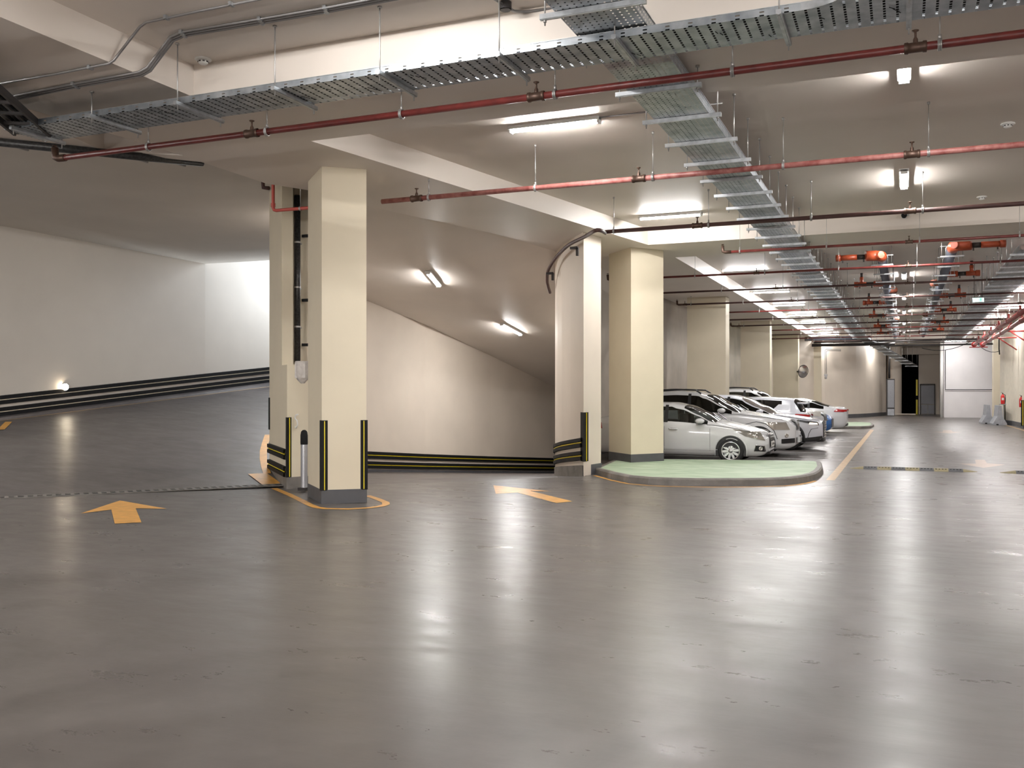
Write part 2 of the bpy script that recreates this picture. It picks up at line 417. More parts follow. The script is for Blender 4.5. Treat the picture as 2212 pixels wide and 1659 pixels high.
w = MB(); w.grid([[lerp(a, b, t / 8) for a, b in zip(cr, bw_low)] for t in range(9)]); struct(w, 'floor', 'ramp_floor')
def down_pt(i, t): return lerp(cr[i], bw_low[i], t)
# base skirting along the back wall
w = MB()
for i in range(5):
    a, b = bwb[i], bwb[i + 1]; n = Vector(((b - a).y, -(b - a).x, 0)).normalized() * .02
    if n.dot(a) > 0: n = -n
    w.quad(a + n - Vector((0, 0, .2)), b + n - Vector((0, 0, .2)), b + n + Vector((0, 0, .07)), a + n + Vector((0, 0, .07)))
struct(w, 'baseboard_back', 'skirting_grey')

# pier with curved wall, running into the wall behind the bays
Q = [(-5.88, 18.95), (-6.4, 19.75), (-7.0, 20.7), (-7.4, 21.7), (-7.62, 22.6), (-7.62, 23.0)] + list(reversed(curve_wall))
w = MB(); w.prism(Q, -2.2, SOF + .02); struct(w, 'wall_left', 'wall_paint')
mat('bare_plaster', (.44, .39, .33), .7, var=.14, vscale=1.1, bump=.1, bscale=9)
w = MB(); w.prism([(-7.64, 22.95), (-7.7, 23.6), (-7.7, 58.0), (-7.95, 58.0), (-7.95, 22.95)], -2.2, SOF + .02); struct(w, 'wall_left', 'bare_plaster')
w = MB()
w.prism([(-6.0 - .012, 18.15 - .014), (-5.865, 18.96), (-5.89, 18.98), (-6.02, 18.2)], -.14, .11)
struct(w, 'baseboard_left', 'skirting_grey')
w = MB(); w.prism([(-7.70, 23.6), (-7.68, 23.6), (-7.68, 58.0), (-7.70, 58.0)], -.14, .08); struct(w, 'baseboard_left', 'skirting_grey')
w = MB()
rows = []
for (x, y) in curve_wall:
    t = (y - 18.15) / 4.85; n = Vector((-.85, -.5, 0)).normalized() * .02
    rows.append((Vector((x, y, -.9)) + n, Vector((x, y, .12 - .52 * t)) + n))
w.grid([[a for a, b in rows], [b for a, b in rows]]); struct(w, 'baseboard_left', 'kerb_grey')

# far end of the aisle
farw = [(-7.7, 57.8), (-4.6, 62.0), (-3.5, 64.1), (-2.9, 65.4), (-2.36, 67.0), (-1.21, 72.0), (-1.21, 76), (-7.9, 76)]
w = MB(); w.prism(farw, -.15, SOF); struct(w, 'wall_far', 'wall_paint')
w = MB()
for a, b in zip(farw[:5], farw[1:6]):
    a, b = Vector((*a, 0)), Vector((*b, 0)); n = Vector(((b - a).y, -(b - a).x, 0)).normalized() * .03
    w.prism([a, b, b + n, a + n], -.15, .13)
struct(w, 'baseboard_far', 'skirting_grey')
w = MB(); w.lathe([(.5, -.15), (.5, SOF)], (-.66, 74.4, 0), seg=40); struct(w, 'wall_far', 'wall_paint')
w = MB(); w.prism([(1.0, 76.6), (2.6, 76.6), (2.6, 77.2), (1.0, 77.2)], -.15, SOF); struct(w, 'wall_far', 'wall_paint')
w = MB(); w.prism([(-1.0, 76.0), (1.05, 76.0), (2.5, 76.0), (2.5, 76.5), (-1.0, 76.5)], 4.35, SOF); struct(w, 'trim_1', 'wall_paint')
w = MB(); w.prism([(2.42, 68.0), (7.0, 68.6), (7.0, 77), (2.42, 77)], -.15, SOF)
struct(w, 'wall_far', 'white_wall')
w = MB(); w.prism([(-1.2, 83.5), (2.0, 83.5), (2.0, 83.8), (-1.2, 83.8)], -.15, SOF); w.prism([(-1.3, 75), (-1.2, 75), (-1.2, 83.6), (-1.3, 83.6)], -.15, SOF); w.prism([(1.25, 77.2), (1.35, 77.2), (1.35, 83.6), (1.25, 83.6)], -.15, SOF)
struct(w, 'wall_far', 'unlit_black')  # corridor walls coloured black, darkness put into the paint
w = MB(); w.prism([(-1.2, 77.25), (1.25, 77.25), (1.25, 83.5), (-1.2, 83.5)], -.13, -.1); struct(w, 'floor', 'unlit_black')  # corridor floor blackened likewise to read as unlit
RP = [(4.75, 56.6), (4.8, 54.9), (5.06, 53.6), (5.17, 49.7), (6.4, 49.7), (6.4, 56.6)]
w = MB(); w.prism(RP, -.15, SOF); struct(w, 'wall_right', 'brick_pale')
w = MB(); w.prism([(4.72, 56.7), (4.77, 54.86), (5.03, 53.56), (5.14, 49.66), (5.17, 49.7), (5.06, 53.6), (4.8, 54.9), (4.75, 56.7)], -.15, .12); struct(w, 'baseboard_right', 'skirting_grey')
# closing walls outside the view
w = MB(); w.prism([(XR, -12), (XR + .2, -12), (XR + .2, 84), (XR, 84)], -.15, SLAB); struct(w, 'wall_right', 'wall_paint')
w = MB(); w.prism([(-28, -5.2), (XR, -5.2), (XR, -5), (-28, -5)], -.15, SLAB); struct(w, 'wall_back', 'wall_paint')
w = MB(); w.prism([(-28.2, -12), (-28, -12), (-28, 10), (-28.2, 10)], -.15, SLAB + 1); struct(w, 'wall_left', 'wall_paint')
# wall between the ramps (behind the two near columns)
a = atd(640, 900, 17.8); b = atd(722, 900, 25.6); n = Vector((.25, .05, 0))
w = MB(); w.prism([a, b, b + n, a + n], -1.5, 6.0); struct(w, 'wall_left', 'wall_paint')

# ------------------------------------------------------------------ columns
def column(pts, z0, z1, label, skirt=.18, m='cream_paint', extra=None, group=None):
    cx = sum(p[0] for p in pts) / len(pts); cy = sum(p[1] for p in pts) / len(pts)
    t = thing('concrete_column', label, 'column', (cx, cy, z0), group=group)
    L = [(p[0] - cx, p[1] - cy) for p in pts]
    MB().prism(L, 0, z1 - z0).build('shaft', m, t)
    S = [(x * (1 + .012 / max(.3, math.hypot(x, y))), y * (1 + .012 / max(.3, math.hypot(x, y)))) for x, y in L]
    if skirt: MB().prism(S, 0, skirt).build('skirting', 'skirting_grey', t)
    return t
def guard(x, y, ang1, ang2, z0, z1, label, wing=.085, on=2):
    """L-shaped corner protector; wings leave the corner along the two angles"""
    t = thing('corner_guard', label, 'corner guard', (x, y, z0), group='rubber corner guards on the columns')
    d1 = Vector((math.cos(ang1), math.sin(ang1), 0)); d2 = Vector((math.cos(ang2), math.sin(ang2), 0)); th = .014
    o = -(d1 + d2).normalized() * th * 1.6
    mb = MB().prism([o, o + d1 * wing, d1 * wing * 1.0, Vector((0, 0, 0)), d2 * wing, o + d2 * wing], 0, z1 - z0)
    mb.build('rubber_profile', 'rubber', t)
    s = MB(); dd_ = d2 if on == 2 else d1; oth = d1 if on == 2 else d2
    nn = (dd_ * oth.dot(dd_) - oth).normalized(); c0 = dd_ * wing * .45 + nn * .012; q = dd_ * .006
    s.prism([c0 + q, c0 - q, c0 - q + nn * .013, c0 + q + nn * .013], .01, z1 - z0 - .01)
    s.build('reflective_strip', 'bright_yellow', t)
    return t
def ang(a, b): return math.atan2(b.y - a.y, b.x - a.x)
# near column
A = atf(665.5, 1073.4); A.z = 0; B = atf(695, 1088.5); B.z = 0; C_ = atf(791.5, 1086); C_.z = 0; D_ = A + C_ - B
column([A, B, C_, D_], 0, SOF, 'cream column nearest the camera with two rubber corner guards and grey base', .2)
guard(B.x, B.y, ang(B, A), ang(B, C_), .19, 1.2, 'black and yellow corner guard on the front edge of the nearest column')
guard(C_.x, C_.y, ang(C_, B), ang(C_, D_), .19, 1.2, 'black and yellow corner guard on the right edge of the nearest column', on=1)
# column behind it at the foot of the up ramp, lower part wide, upper part stepped
A2 = atd(582, 900, 17.7); B2 = atd(620, 900, 15.8); C2 = atd(668, 900, 16.1); D2 = A2 + C2 - B2
for p in (A2, B2, C2, D2): p.z = 0
cx, cy = (A2.x + C2.x) / 2, (A2.y + C2.y) / 2
t = thing('stepped_column', 'cream stepped column left of the nearest column, at the foot of the up ramp', 'column', (cx, cy, 0))
O = Vector((cx, cy, 0))
MB().prism([p - O for p in (A2, B2, C2, D2)], -.1, 2.07).build('lower_shaft', 'cream_paint', t)
e1 = (C2 - B2).normalized(); e2 = (A2 - B2).normalized()
Bu = B2 + e2 * .55
# upper shaft: side pilaster, and a set back panel behind the black pipe
MB().prism([p - O for p in (A2, Bu, Bu + e1 * .22, Bu + e1 * .22 + e2 * .3, Bu + e1 * .62 + e2 * .3, D2)], 2.07, 6.5).build('upper_shaft', 'cream_paint', t)
MB().prism([p - O for p in (A2 - e1 * .012, B2 - e1 * .012 - e2 * .012, C2 - e2 * .012, C2 + e2 * .1, D2)], -.1, .17).build('skirting', 'kerb_grey', t)
guard(B2.x, B2.y, ang(B2, A2), ang(B2, C2), .17, 1.18, 'black and yellow corner guard on the front edge of the stepped column')
guard(A2.x, A2.y, ang(A2, B2), ang(A2, D2), .9, 1.5, 'black corner guard on the far left edge of the stepped column, seen edge-on')
# rotated column on the green island
A3 = atz(1315.5, 549, SOF); B3 = atz(1363, 534, SOF); C3 = atz(1433, 541, SOF); D3 = A3 + C3 - B3
column([A3, B3, C3, D3], 0.0, SOF, 'cream column with dark base standing on the green kerbed island', .2)
# pier corner guard
guard(-6.0, 18.15, ang(Vector((-6, 18.15)), Vector((-6.57, 18.98))), ang(Vector((-6, 18.15)), Vector((-5.88, 18.95))), .19, 1.19, 'black and yellow corner guard on the end of the curved wall beside the island', wing=.22)
# row of columns along the bays
for (x0, x1, y0, y1, lab) in ((-6.92, -5.6, 32.3, 33.0, 'first cream column of the row behind the parked cars'),
                              (-7.0, -5.68, 44.3, 45.0, 'second cream column of the row behind the parked cars'),
                              (-7.0, -5.6, 55.9, 56.6, 'third cream column of the row behind the parked cars, beside the round mirror'),
                              (-5.75, -4.75, 61.2, 61.8, 'farthest cream column of the row, beside the curved far wall')):
    column([(x0, y0), (x1, y0), (x1, y1), (x0, y1)], -.11, SOF, lab, .15)
column([(4.9, 62.5), (5.9, 62.5), (5.9, 63.5), (4.9, 63.5)], -.11, SOF, 'cream column at the right edge in front of the white far wall', .15)

# ------------------------------------------------------------------ rubber bumper rails on the walls
def rail(path, z, label, mstrip='bright_yellow', out=Vector((0, -1, 0)), h=.20, group='rubber bumper rails along the walls'):
    P = [Vector((p.x, p.y, p.z)) for p in path]
    t = thing('bumper_rail', label, 'wall bumper', P[0], group=group); O = P[0]
    def strip(z0, z1, th, name, m):
        mb = MB(); rows = []
        for i, p in enumerate(P):
            if i == 0: d = P[1] - P[0]
            elif i == len(P) - 1: d = P[-1] - P[-2]
            else: d = P[i + 1] - P[i - 1]
            n = Vector((d.y, -d.x, 0)).normalized()
            if n.dot(out) < 0: n = -n
            q = p - O
            rows.append([q + Vector((0, 0, z + z0)), q + n * th + Vector((0, 0, z + z0 + .008)), q + n * th + Vector((0, 0, z + z1 - .008)), q + Vector((0, 0, z + z1))])
        mb.grid(rows, False); return mb.build(name, m, t)
    strip(0, h * .43, .045, 'lower_rib', 'rubber'); strip(h * .57, h, .045, 'upper_rib', 'rubber'); strip(h * .42, h * .58, .03, 'reflective_strip', mstrip)
camdir = lambda p: -Vector((p.x, p.y, 0)).normalized()
bwp = bwb
rail(bwp, .09, 'lower black rail with yellow strip on the back wall of the down ramp', out=camdir(bwb[2]))
rail(bwp, .36, 'upper black rail with yellow strip on the back wall of the down ramp', out=camdir(bwb[2]))
cwp = [Vector((x, y, -.12 - .48 * (y - 18.2) / 4.0)) for x, y in [(-6.05, 18.23)] + curve_wall[1:]]
rail(cwp, .33, 'lower black rail bending round the curved wall beside the island', out=Vector((-.8, -.6, 0)))
rail(cwp, .60, 'upper black rail bending round the curved wall beside the island', out=Vector((-.8, -.6, 0)))
upw = []
for i in range(len(WBp) - 1):
    for k in range(4): upw.append(lerp(WBp[i], WBp[i + 1], k / 4))
rail(upw, .06, 'lower black rail with pale strip along the up ramp wall', 'pale_strip', out=camdir(WBp[1]), h=.21)
rail(upw, .34, 'upper black rail with pale strip along the up ramp wall', 'pale_strip', out=camdir(WBp[1]), h=.21)
sp = [B2 + e2 * .1, A2]
rail(sp, .165, 'lower short bumper rail on the left side of the stepped column', out=-e1, h=.18)
rail(sp, .46, 'upper short bumper rail on the left side of the stepped column', out=-e1, h=.18)

# ------------------------------------------------------------------ kerb, lines, arrows
w = MB(); w.grid([[up_pt(u, .972) for u in us], [up_pt(u, .975) + Vector((0, 0, .06)) for u in us], [up_pt(u, 1.0) + Vector((0, 0, .07)) for u in us]], False)
struct(w, 'trim_2', 'ramp_floor')
def ramp_strip(t0, t1, name, label, m, u0=-200, u1=700):
    U = [u0 + (u1 - u0) * i / 12 for i in range(13)]; k = Vector((0, 0, .006))
    o = MB().grid([[up_pt(u, t0) + k for u in U], [up_pt(u, t1) + k for u in U]], False).build(name, m); tag(o, label, 'floor marking')
ramp_strip(.958, .964, 'painted_line', 'thin faded yellow line along the kerb of the up ramp', 'worn_yellow')
def mark(pts, name, label, m, cat='floor marking', z=.004):
    P = [p + Vector((0, 0, z)) for p in pts]; o = MB().poly(P).build(name, m); return tag(o, label, cat)
def line(pts, wd, name, label, m, z=.004):
    P = [Vector(p) for p in pts]; L, R = [], []
    for i, p in enumerate(P):
        d = (P[min(i + 1, len(P) - 1)] - P[max(i - 1, 0)]); n = Vector((-d.y, d.x, 0)).normalized() * wd / 2
        L.append(p + n + Vector((0, 0, z))); R.append(p - n + Vector((0, 0, z)))
    o = MB().grid([L, R], False).build(name, m); return tag(o, label, 'floor marking')
mark([atf(u, v) for u, v in ((259, 1081.6), (361.6, 1099.6), (293, 1098.5), (305.5, 1128.8), (248, 1131.8), (240.5, 1101.3), (173.8, 1109.7))], 'floor_arrow', 'yellow arrow on the floor pointing up the left ramp', 'yellow_paint')
mark([atf(u, v) for u, v in ((1065.6, 1048.6), (1192, 1062), (1145.5, 1061), (1236.4, 1083.3), (1202, 1087), (1118, 1064.5), (1071, 1067))], 'floor_arrow', 'yellow arrow on the floor pointing to the down ramp', 'yellow_paint')
mark([atf(u, v) for u, v in ((2106, 993), (2127, 993.5), (2132, 1001), (2172, 1004), (2125, 1011), (2073, 1002), (2108, 1002))], 'floor_arrow', 'faded orange arrow on the aisle just beyond the speed bump', 'faded_arrow')
mark([atf(u, v) for u, v in ((2037, 929.5), (2055, 929.5), (2058, 933), (2078, 933.5), (2050, 936.5), (2015, 933), (2036, 933))], 'floor_arrow', 'faded orange arrow farther down the aisle', 'faded_arrow')
colline = [(592, 1055), (625, 1069), (650, 1081), (668, 1090.5), (684, 1096.5), (703, 1099), (753, 1100), (795, 1097.5), (822, 1094), (834, 1090), (833, 1085.5), (815, 1078), (793, 1071)]
line([atf(*p) for p in colline], .11, 'painted_line', 'yellow line looping around the foot of the nearest column', 'yellow_paint')
cv = [up_px(u, v) for u, v in ((579, 940), (573, 958), (569, 975), (569, 992), (572, 1008), (577, 1024))]
line(cv, .14, 'painted_line', 'curved yellow line on the up ramp beside the stepped column', 'yellow_paint', .012)
line([up_px(556, 1024), up_px(588, 1047.5)], .34, 'painted_line', 'thick orange stripe beside the drain at the stepped column', 'yellow_paint', .012)
line([up_px(2, 929), up_px(19, 912)], .14, 'painted_line', 'short orange line end at the left edge of the up ramp', 'yellow_paint', .012)
# island
OUT = [(1283.7, 1024), (1318, 1034), (1356, 1042), (1400, 1046), (1444, 1048), (1532, 1049.5), (1600, 1049.2), (1650, 1048.4), (1695, 1046.8), (1723, 1044.2), (1745, 1040.5), (1762, 1036), (1773, 1029), (1779, 1020)]
IO = [atf(u, v) for u, v in OUT]
back = [atf(1776, 1010), atf(1765, 1007.5), atf(1735, 1006.5), atf(1500, 1003.5), atf(1330, 1002)]
IO = IO + back
cxy = sum(IO, Vector()) / len(IO); cxy.z = -.11
isl = thing('traffic_island', 'low kerbed island painted green in front of the parked cars', 'island', cxy)
cen = Vector((cxy.x, cxy.y, 0))
def inset(P, k):
    o = []
    for i, p in enumerate(P):
        d = (P[(i + 1) % len(P)] - P[i - 1]); n = Vector((-d.y, d.x, 0)).normalized()
        if n.dot(cen - p) < 0: n = -n
        o.append(p + n * k)
    return o
base = [Vector((p.x, p.y, floor_z(p.y) - .01)) for p in IO]; HT = .13
lv = [base, [Vector((p.x, p.y, floor_z(p.y) + HT - .03)) for p in inset(IO, .015)], [Vector((p.x, p.y, floor_z(p.y) + HT)) for p in inset(IO, .04)], [Vector((p.x, p.y, floor_z(p.y) + HT)) for p in inset(IO, .13)]]
mb = MB(); mb.grid([[p - cxy for p in r_ + [r_[0]]] for r_ in lv], False); mb.build('kerb', 'kerb_grey', isl)
MB().poly([p - cxy + Vector((0, 0, .0)) for p in lv[3]]).build('painted_top', 'green_paint', isl)
line([atf(u, v + 3.2) for u, v in OUT[:-2]], .07, 'painted_line', 'thin yellow line following the kerb of the green island', 'yellow_paint')
# second island far away
IF = [atf(u, v) for u, v in ((1700, 927), (1860, 926.5), (1882, 925.5), (1888, 922), (1883, 918.5), (1860, 917), (1700, 917))]
c2 = sum(IF, Vector()) / len(IF); cen = Vector((c2.x, c2.y, 0))
isl = thing('traffic_island', 'small far kerbed island with pale green top behind the last parked car', 'island', c2)
mb = MB(); mb.grid([[p - c2 for p in IF + [IF[0]]], [p - c2 + Vector((0, 0, .11)) for p in IF + [IF[0]]], [p - c2 + Vector((0, 0, .13)) for p in inset(IF, .1) + [inset(IF, .1)[0]]]], False); mb.build('kerb', 'kerb_grey', isl)
MB().poly([p - c2 + Vector((0, 0, .13)) for p in inset(IF, .1)]).build('painted_top', 'green_paint', isl)
# aisle edge line and bay lines
line([Vector((-1.32, y, -.11)) for y in (19.2, 26, 34, 45.0)], .16, 'painted_line', 'long faded orange line between the aisle and the parking bays', 'worn_yellow')
line([atf(2160, 915), atf(2185, 922), atf(2212, 930), atf(2260, 946)], .14, 'painted_line', 'thin yellow line at the right edge of the aisle by the barriers', 'worn_yellow')
for i, y in enumerate((24.95, 27.6, 30.9, 34.3, 37.4, 40.2)):
    line([Vector((-7.4, y, -.11)), Vector((-1.45, y, -.11))], .1, 'painted_line', ['white bay line beside the nearest white sedan', 'white bay line between the white luxury cars', 'white bay line right of the third parked car', 'white bay line beside the car with the roof spoiler', 'white bay line beside the blue car', 'white bay line beside the farthest white sedan'][i], 'white_line')
# drain grating at the foot of the up ramp
g0 = atf(-60, 1079); g1 = atf(612, 1051.5); L_ = (g1 - g0).length; dg = (g1 - g0).normalized(); ng = Vector((-dg.y, dg.x, 0))
t = thing('drain_grating', 'long narrow slotted drain grating across the foot of the up ramp', 'drain', g0, math.atan2(dg.y, dg.x))
MB().box((L_ / 2, 0, .002), (L_, .30, .006)).build('channel', 'gutter_black', t)
b = MB()
n_ = int(L_ / .13)
for i in range(n_): b.box((i * .13 + .06, 0, .008), (.052, .27, .012))
b.box((L_ / 2, .145, .008), (L_, .02, .014)); b.box((L_ / 2, -.145, .008), (L_, .02, .014)); b.build('slotted_cover', 'kerb_grey', t)
# speed bumps
def bump_(x0, x1, y, label):
    t = thing('speed_bump', label, 'speed bump', ((x0 + x1) / 2, y, -.11), .012); L = x1 - x0; N = 9
    for i in range(N):
        a = -L / 2 + L * i / N; b_ = a + L / N; rows = []
        for x in (a, b_):
            k = 1.0 if abs(x) < L / 2 - .01 else .02
            rows.append([Vector((x, -.19 * (.3 + .7 * k), 0)), Vector((x, -.13 * (.3 + .7 * k), .035 * k)), Vector((x, -.05, .055 * k)), Vector((x, .05, .055 * k)), Vector((x, .13, .035 * k)), Vector((x, .19, 0))])
        sg_ = MB().use('bump_yellow' if i % 2 == 0 else 'bump_black').grid(rows, False)
        if 0 < i < N - 1:
            sg_.use('rubber')
            for q in range(4): sg_.box((a + L / N * (q + .7) / 4.5, -.09, .044), (L / N / 9, .035, .012), .3)
        sg_.build('segment', None, t)
mat('bump_yellow', (.21, .175, .09), .6, var=.2, vscale=12); mat('bump_black', (.06, .06, .065), .6, var=.2, vscale=12)
bump_(-1.12, 1.45, 22.4, 'black and yellow rubber speed bump across the aisle')
bump_(1.88, 4.45, 22.4, 'second black and yellow speed bump cut by the right edge of the photo')

# ------------------------------------------------------------------ ceiling lamps
def tube_lamp():
    t = thing('tube_light', 'x', 'ceiling light')
    MB().box((0, 0, -.025), (1.28, .15, .05)).build('housing', 'white_plastic', t, .006)
    mb = MB(); rows = []
    for x in (-.61, -.595, .595, .61):
        k = .6 if abs(x) > .6 else 1
        rows.append([Vector((x, math.cos(a) * .05 * k, -.05 - .032 * k * max(0, math.sin(a)))) for a in [PI * j / 10 for j in range(11)]])
    mb.grid(rows, True); mb.add(rows[0], [tuple(range(11))]); mb.add(rows[-1], [tuple(range(11))])
    mb.build('diffuser', 'tube_glow', t)
    for s in (-1, 1): MB().box((s * .625, 0, -.05), (.03, .11, .07)).build('end_cap', 'white_plastic', t)
    return t
lamp0 = tube_lamp(); used = [False]
def lamp(x, y, z, rz, label, group, tilt=None):
    if not used[0]: o = lamp0; used[0] = True
    else: o = copy_tree(lamp0)
    o.location = (x, y, z); o.rotation_euler = (0, 0, rz)
    if tilt: o.rotation_euler = tilt
    o['label'] = label; o['group'] = group; return o
g = 'tube lights over the middle of the aisle'
for i, y in enumerate((10.95, 17.0, 23.2, 31.2, 38.3, 45.4, 52.9, 60.4)):
    lamp(0, y, SLAB, PI / 2, f'bright tube light over the aisle centre, {ORD[i]} of its line', g)
g = 'tube lights in the left row over the parking bays'
for i, (x, y) in enumerate(((-4.3, 11.75), (-4.36, 18.75), (-4.36, 28.6), (-4.36, 34.4), (-4.36, 39.9), (-4.36, 45.4), (-4.36, 51), (-4.36, 56.5), (-4.36, 61.5))):
    lamp(x, y, SLAB, 0, f'bright tube light left of the cable tray, {ORD[i]} of its row', g)
g = 'tube lights in the right row'
for i, y in enumerate((24.5, 30.5, 37.4, 44.8, 51.5, 59.5)):
    lamp(4.08, y, SLAB, 0, f'bright tube light right of the right-hand cable tray, {ORD[i]} of its row', g)
# unseen lamps added above and behind the viewer to light the foreground
g = 'unseen tube lights added above, behind and beside the viewer'
for i, (x, y, rz) in enumerate(((-4.3, 6.2, 0), (-4.3, -3.0, 0), (0.6, 5.3, PI / 2), (0, -1.0, PI / 2), (5.0, 3.5, 0), (5.0, -3.0, 0), (5, 12, 0), (5, 18, 0))):
    lamp(x, y, SLAB, rz, 'unseen tube light added over the foreground bay, outside the view', g)
lamp(-14.0, 5.6, SOF, PI / 2, 'unseen tube light added on the low ceiling left of the viewer', g); lamp(-19.0, 6.5, SOF, PI / 2, 'unseen tube light added on the low ceiling left of the viewer', g); lamp(-11.5, 2.0, SOF, PI / 2, 'unseen tube light added on the low ceiling left of the viewer', g); lamp(-11.5, -2.5, SOF, PI / 2, 'unseen tube light added on the low ceiling left of the viewer', g)  # added off to the side to light the ramp wall and column flanks
for x in (-14, -10, -6.5, -3, .5, 4): lamp(x, -4.99, 2.7, 0, 'unseen fill tube added on the wall behind the viewer', 'fill tubes added behind the viewer', tilt=(PI / 2, 0, 0))  # invented wall lamps, fill light for the ceiling and column fronts
lamp(-1.7, 68.0, SOF, 0, 'tube light close to the far curved wall', 'tube lights at the far end'); lamp(3.0, 65.8, SOF, 0, 'tube light added in front of the white far wall to brighten it', 'tube lights at the far end')  # the second lamp is added to brighten the white wall
# ramp lamps on the sloped ceiling
def patch_at(P, Q_, u, v):
    best = None
    for i in range(200):
        s = i / 200 * (len(P) - 1); k = int(s); fr = s - k
        a, b = lerp(P[k], P[k + 1], fr), lerp(Q_[k], Q_[k + 1], fr)
        for j in range(100):
            p = lerp(a, b, j / 99); q = proj(p); e = (q[0] - u) ** 2 + (q[1] - v) ** 2
            if best is None or e < best[0]: best = (e, p.copy())
    return best[1]
for (u0, v0, u1, v1, lab) in ((922, 583, 950, 613, 'tube light on the sloped ceiling of the down ramp, left one'), (1086, 697, 1124, 719, 'tube light on the sloped ceiling of the down ramp, right one')):
    pa = patch_at(bwe, bwt, u0, v0); pb = patch_at(bwe, bwt, u1, v1); mid = (pa + pb) / 2 ; d = (pb - pa).normalized()
    q = d.to_track_quat('X', 'Z'); o = lamp(mid.x, mid.y, mid.z - .01, 0, lab, 'tube lights of the down ramp')
    o.rotation_euler = q.to_euler()
pa = patch_at(bwe, bwt, 1262, 670); lamp(pa.x, pa.y, pa.z, PI / 3, 'unseen tube light added deeper down the down ramp, behind the curved wall', 'tube lights of the down ramp')  # extra lamp out of sight, added to even the light on the ramp wall
for u, d, rz in ((-520, 13.5, .2), (-640, 18.0, .2), (655, 20.5, 1.9)):  # lamps out of sight, added to brighten the up ramp
    q = atd(u, 400, d); lamp(q.x, q.y, 5.40, rz, 'tube light added on the ceiling of the up ramp to brighten it, out of sight', 'tube lights added to the up ramp')
# bulkhead light on the up ramp wall
p = lerp(WBp[1], WBp[2], 140 / 443 * .82); q = atd(140, 836, 1); 
dd = None
for k in range(400):
    s = k / 399; pp = lerp(WBp[1], WBp[2], s)
    if proj(pp)[0] >= 140: break
lz = atd(140, 836, Vector((pp.x, pp.y, 0)).dot(FWD)).z
t = thing('wall_light', 'small glowing wall light just above the rail on the up ramp wall', 'wall light', (pp.x, pp.y, lz))
n = camdir(pp); R = n.to_track_quat('Z', 'Y').to_matrix().to_4x4()
MB().lathe([(.0, 0), (.10, 0), (.10, .05), (.085, .06)], seg=20, mat4=R).build('rim', 'dark_metal', t)
MB().lathe([(.085, .055), (.07, .085), (.04, .105), (0, .11)], seg=20, mat4=R).build('lens', 'warm_glow', t)

# ------------------------------------------------------------------ sprinkler pipes
def hanger_mesh(L):
    mb = MB().use('zinc_rod'); mb.tube([(0, 0, .07), (0, 0, L)], .006, 6)
    mb.tube([(0, 0, L - .03), (0, 0, L)], .018, 8)
    ring = [(0, math.cos(a) * .044, math.sin(a) * .05) for a in [PI / 2 + 2 * PI * k / 14 for k in range(15)]]
    for dx in (-.012, 0, .012): mb.tube([(dx, y, z) for _, y, z in ring], .006, 5, False)
    mb.tube([(0, 0, .045), (0, 0, .085)], .014, 8)
    return mb
def valve_mesh():
    mb = MB().use('brass'); mb.lathe([(.046, -.09), (.05, -.085), (.05, -.06), (.044, -.055), (.044, .055), (.05, .06), (.05, .085), (.046, .09)], axis='X', seg=14)
    mb.lathe([(.022, .03), (.020, .07), (.010, .09), (.010, .13), (.03, .14), (.03, .147), (0, .15)], seg=12)
    return mb
vm = valve_mesh(); vproto = None; hproto = {}
def pipe(y, x0, x1, r, m, label, hx, vx, z=4.57, end_up=True, path=None):
    global vproto
    t = thing('sprinkler_pipe', label, 'pipe', (x0, y, z), group='red sprinkler pipes running across the ceiling')
    pts = path or [(0, 0, 0), (x1 - x0, 0, 0)]
    mb = MB(); mb.tube(pts, r, 12); mb.build('pipe_run', m, t)
    if end_up and not path:
        e = MB(); e.tube([(.12, 0, 0), (0, 0, 0), (-.05, 0, .02), (-.06, 0, .14)], r * 1.25, 10); e.lathe([(.03, .16), (.03, .17), (0, .175)], (-.06, 0, 0), seg=10); e.build('end_elbow', 'brass', t)
    for x in hx:
        if x < x0 or x > x1: continue
        L = round(ceil_z(x, y) - z, 2)
        if L not in hproto:
            o = hanger_mesh(L).build('hanger', None, t); hproto[L] = o.data
        else:
            o = bpy.data.objects.new('hanger', hproto[L]); COL.objects.link(o); o.parent = t
        o.location = (x - x0, 0, 0)
        if r < .03: o.scale = (.8, .75, 1)
    for x in vx:
        if x < x0 + .1 or x > x1: continue
        if vproto is None:
            o = vm.build('valve', None, t); vproto = o.data
        else:
            o = bpy.data.objects.new('valve', vproto); COL.objects.link(o); o.parent = t
        o.location = (x - x0, 0, 0); s = r / .036; o.scale = (s, s, s)
    return t
HX = [.28 + 1.74 * k for k in range(-8, 6)]; VX = [.09 + 3.49 * k for k in range(-4, 3)]
pl = atz(125, 342, 4.57)
pipe(4.95, -9.5, 10, .036, 'brown_pipe', 'dark red pipe whose end just shows in the top left corner', HX, VX)
pipe(8.78, pl.x, 10, .036, 'red_pipe', 'dark red pipe below the slotted tray, ending upturned at upper left', HX, VX)
pipe(12.72, -7.5, 10, .038, 'dusty_red_pipe', 'dusty red pipe running from behind the nearest column', HX, VX, end_up=False)
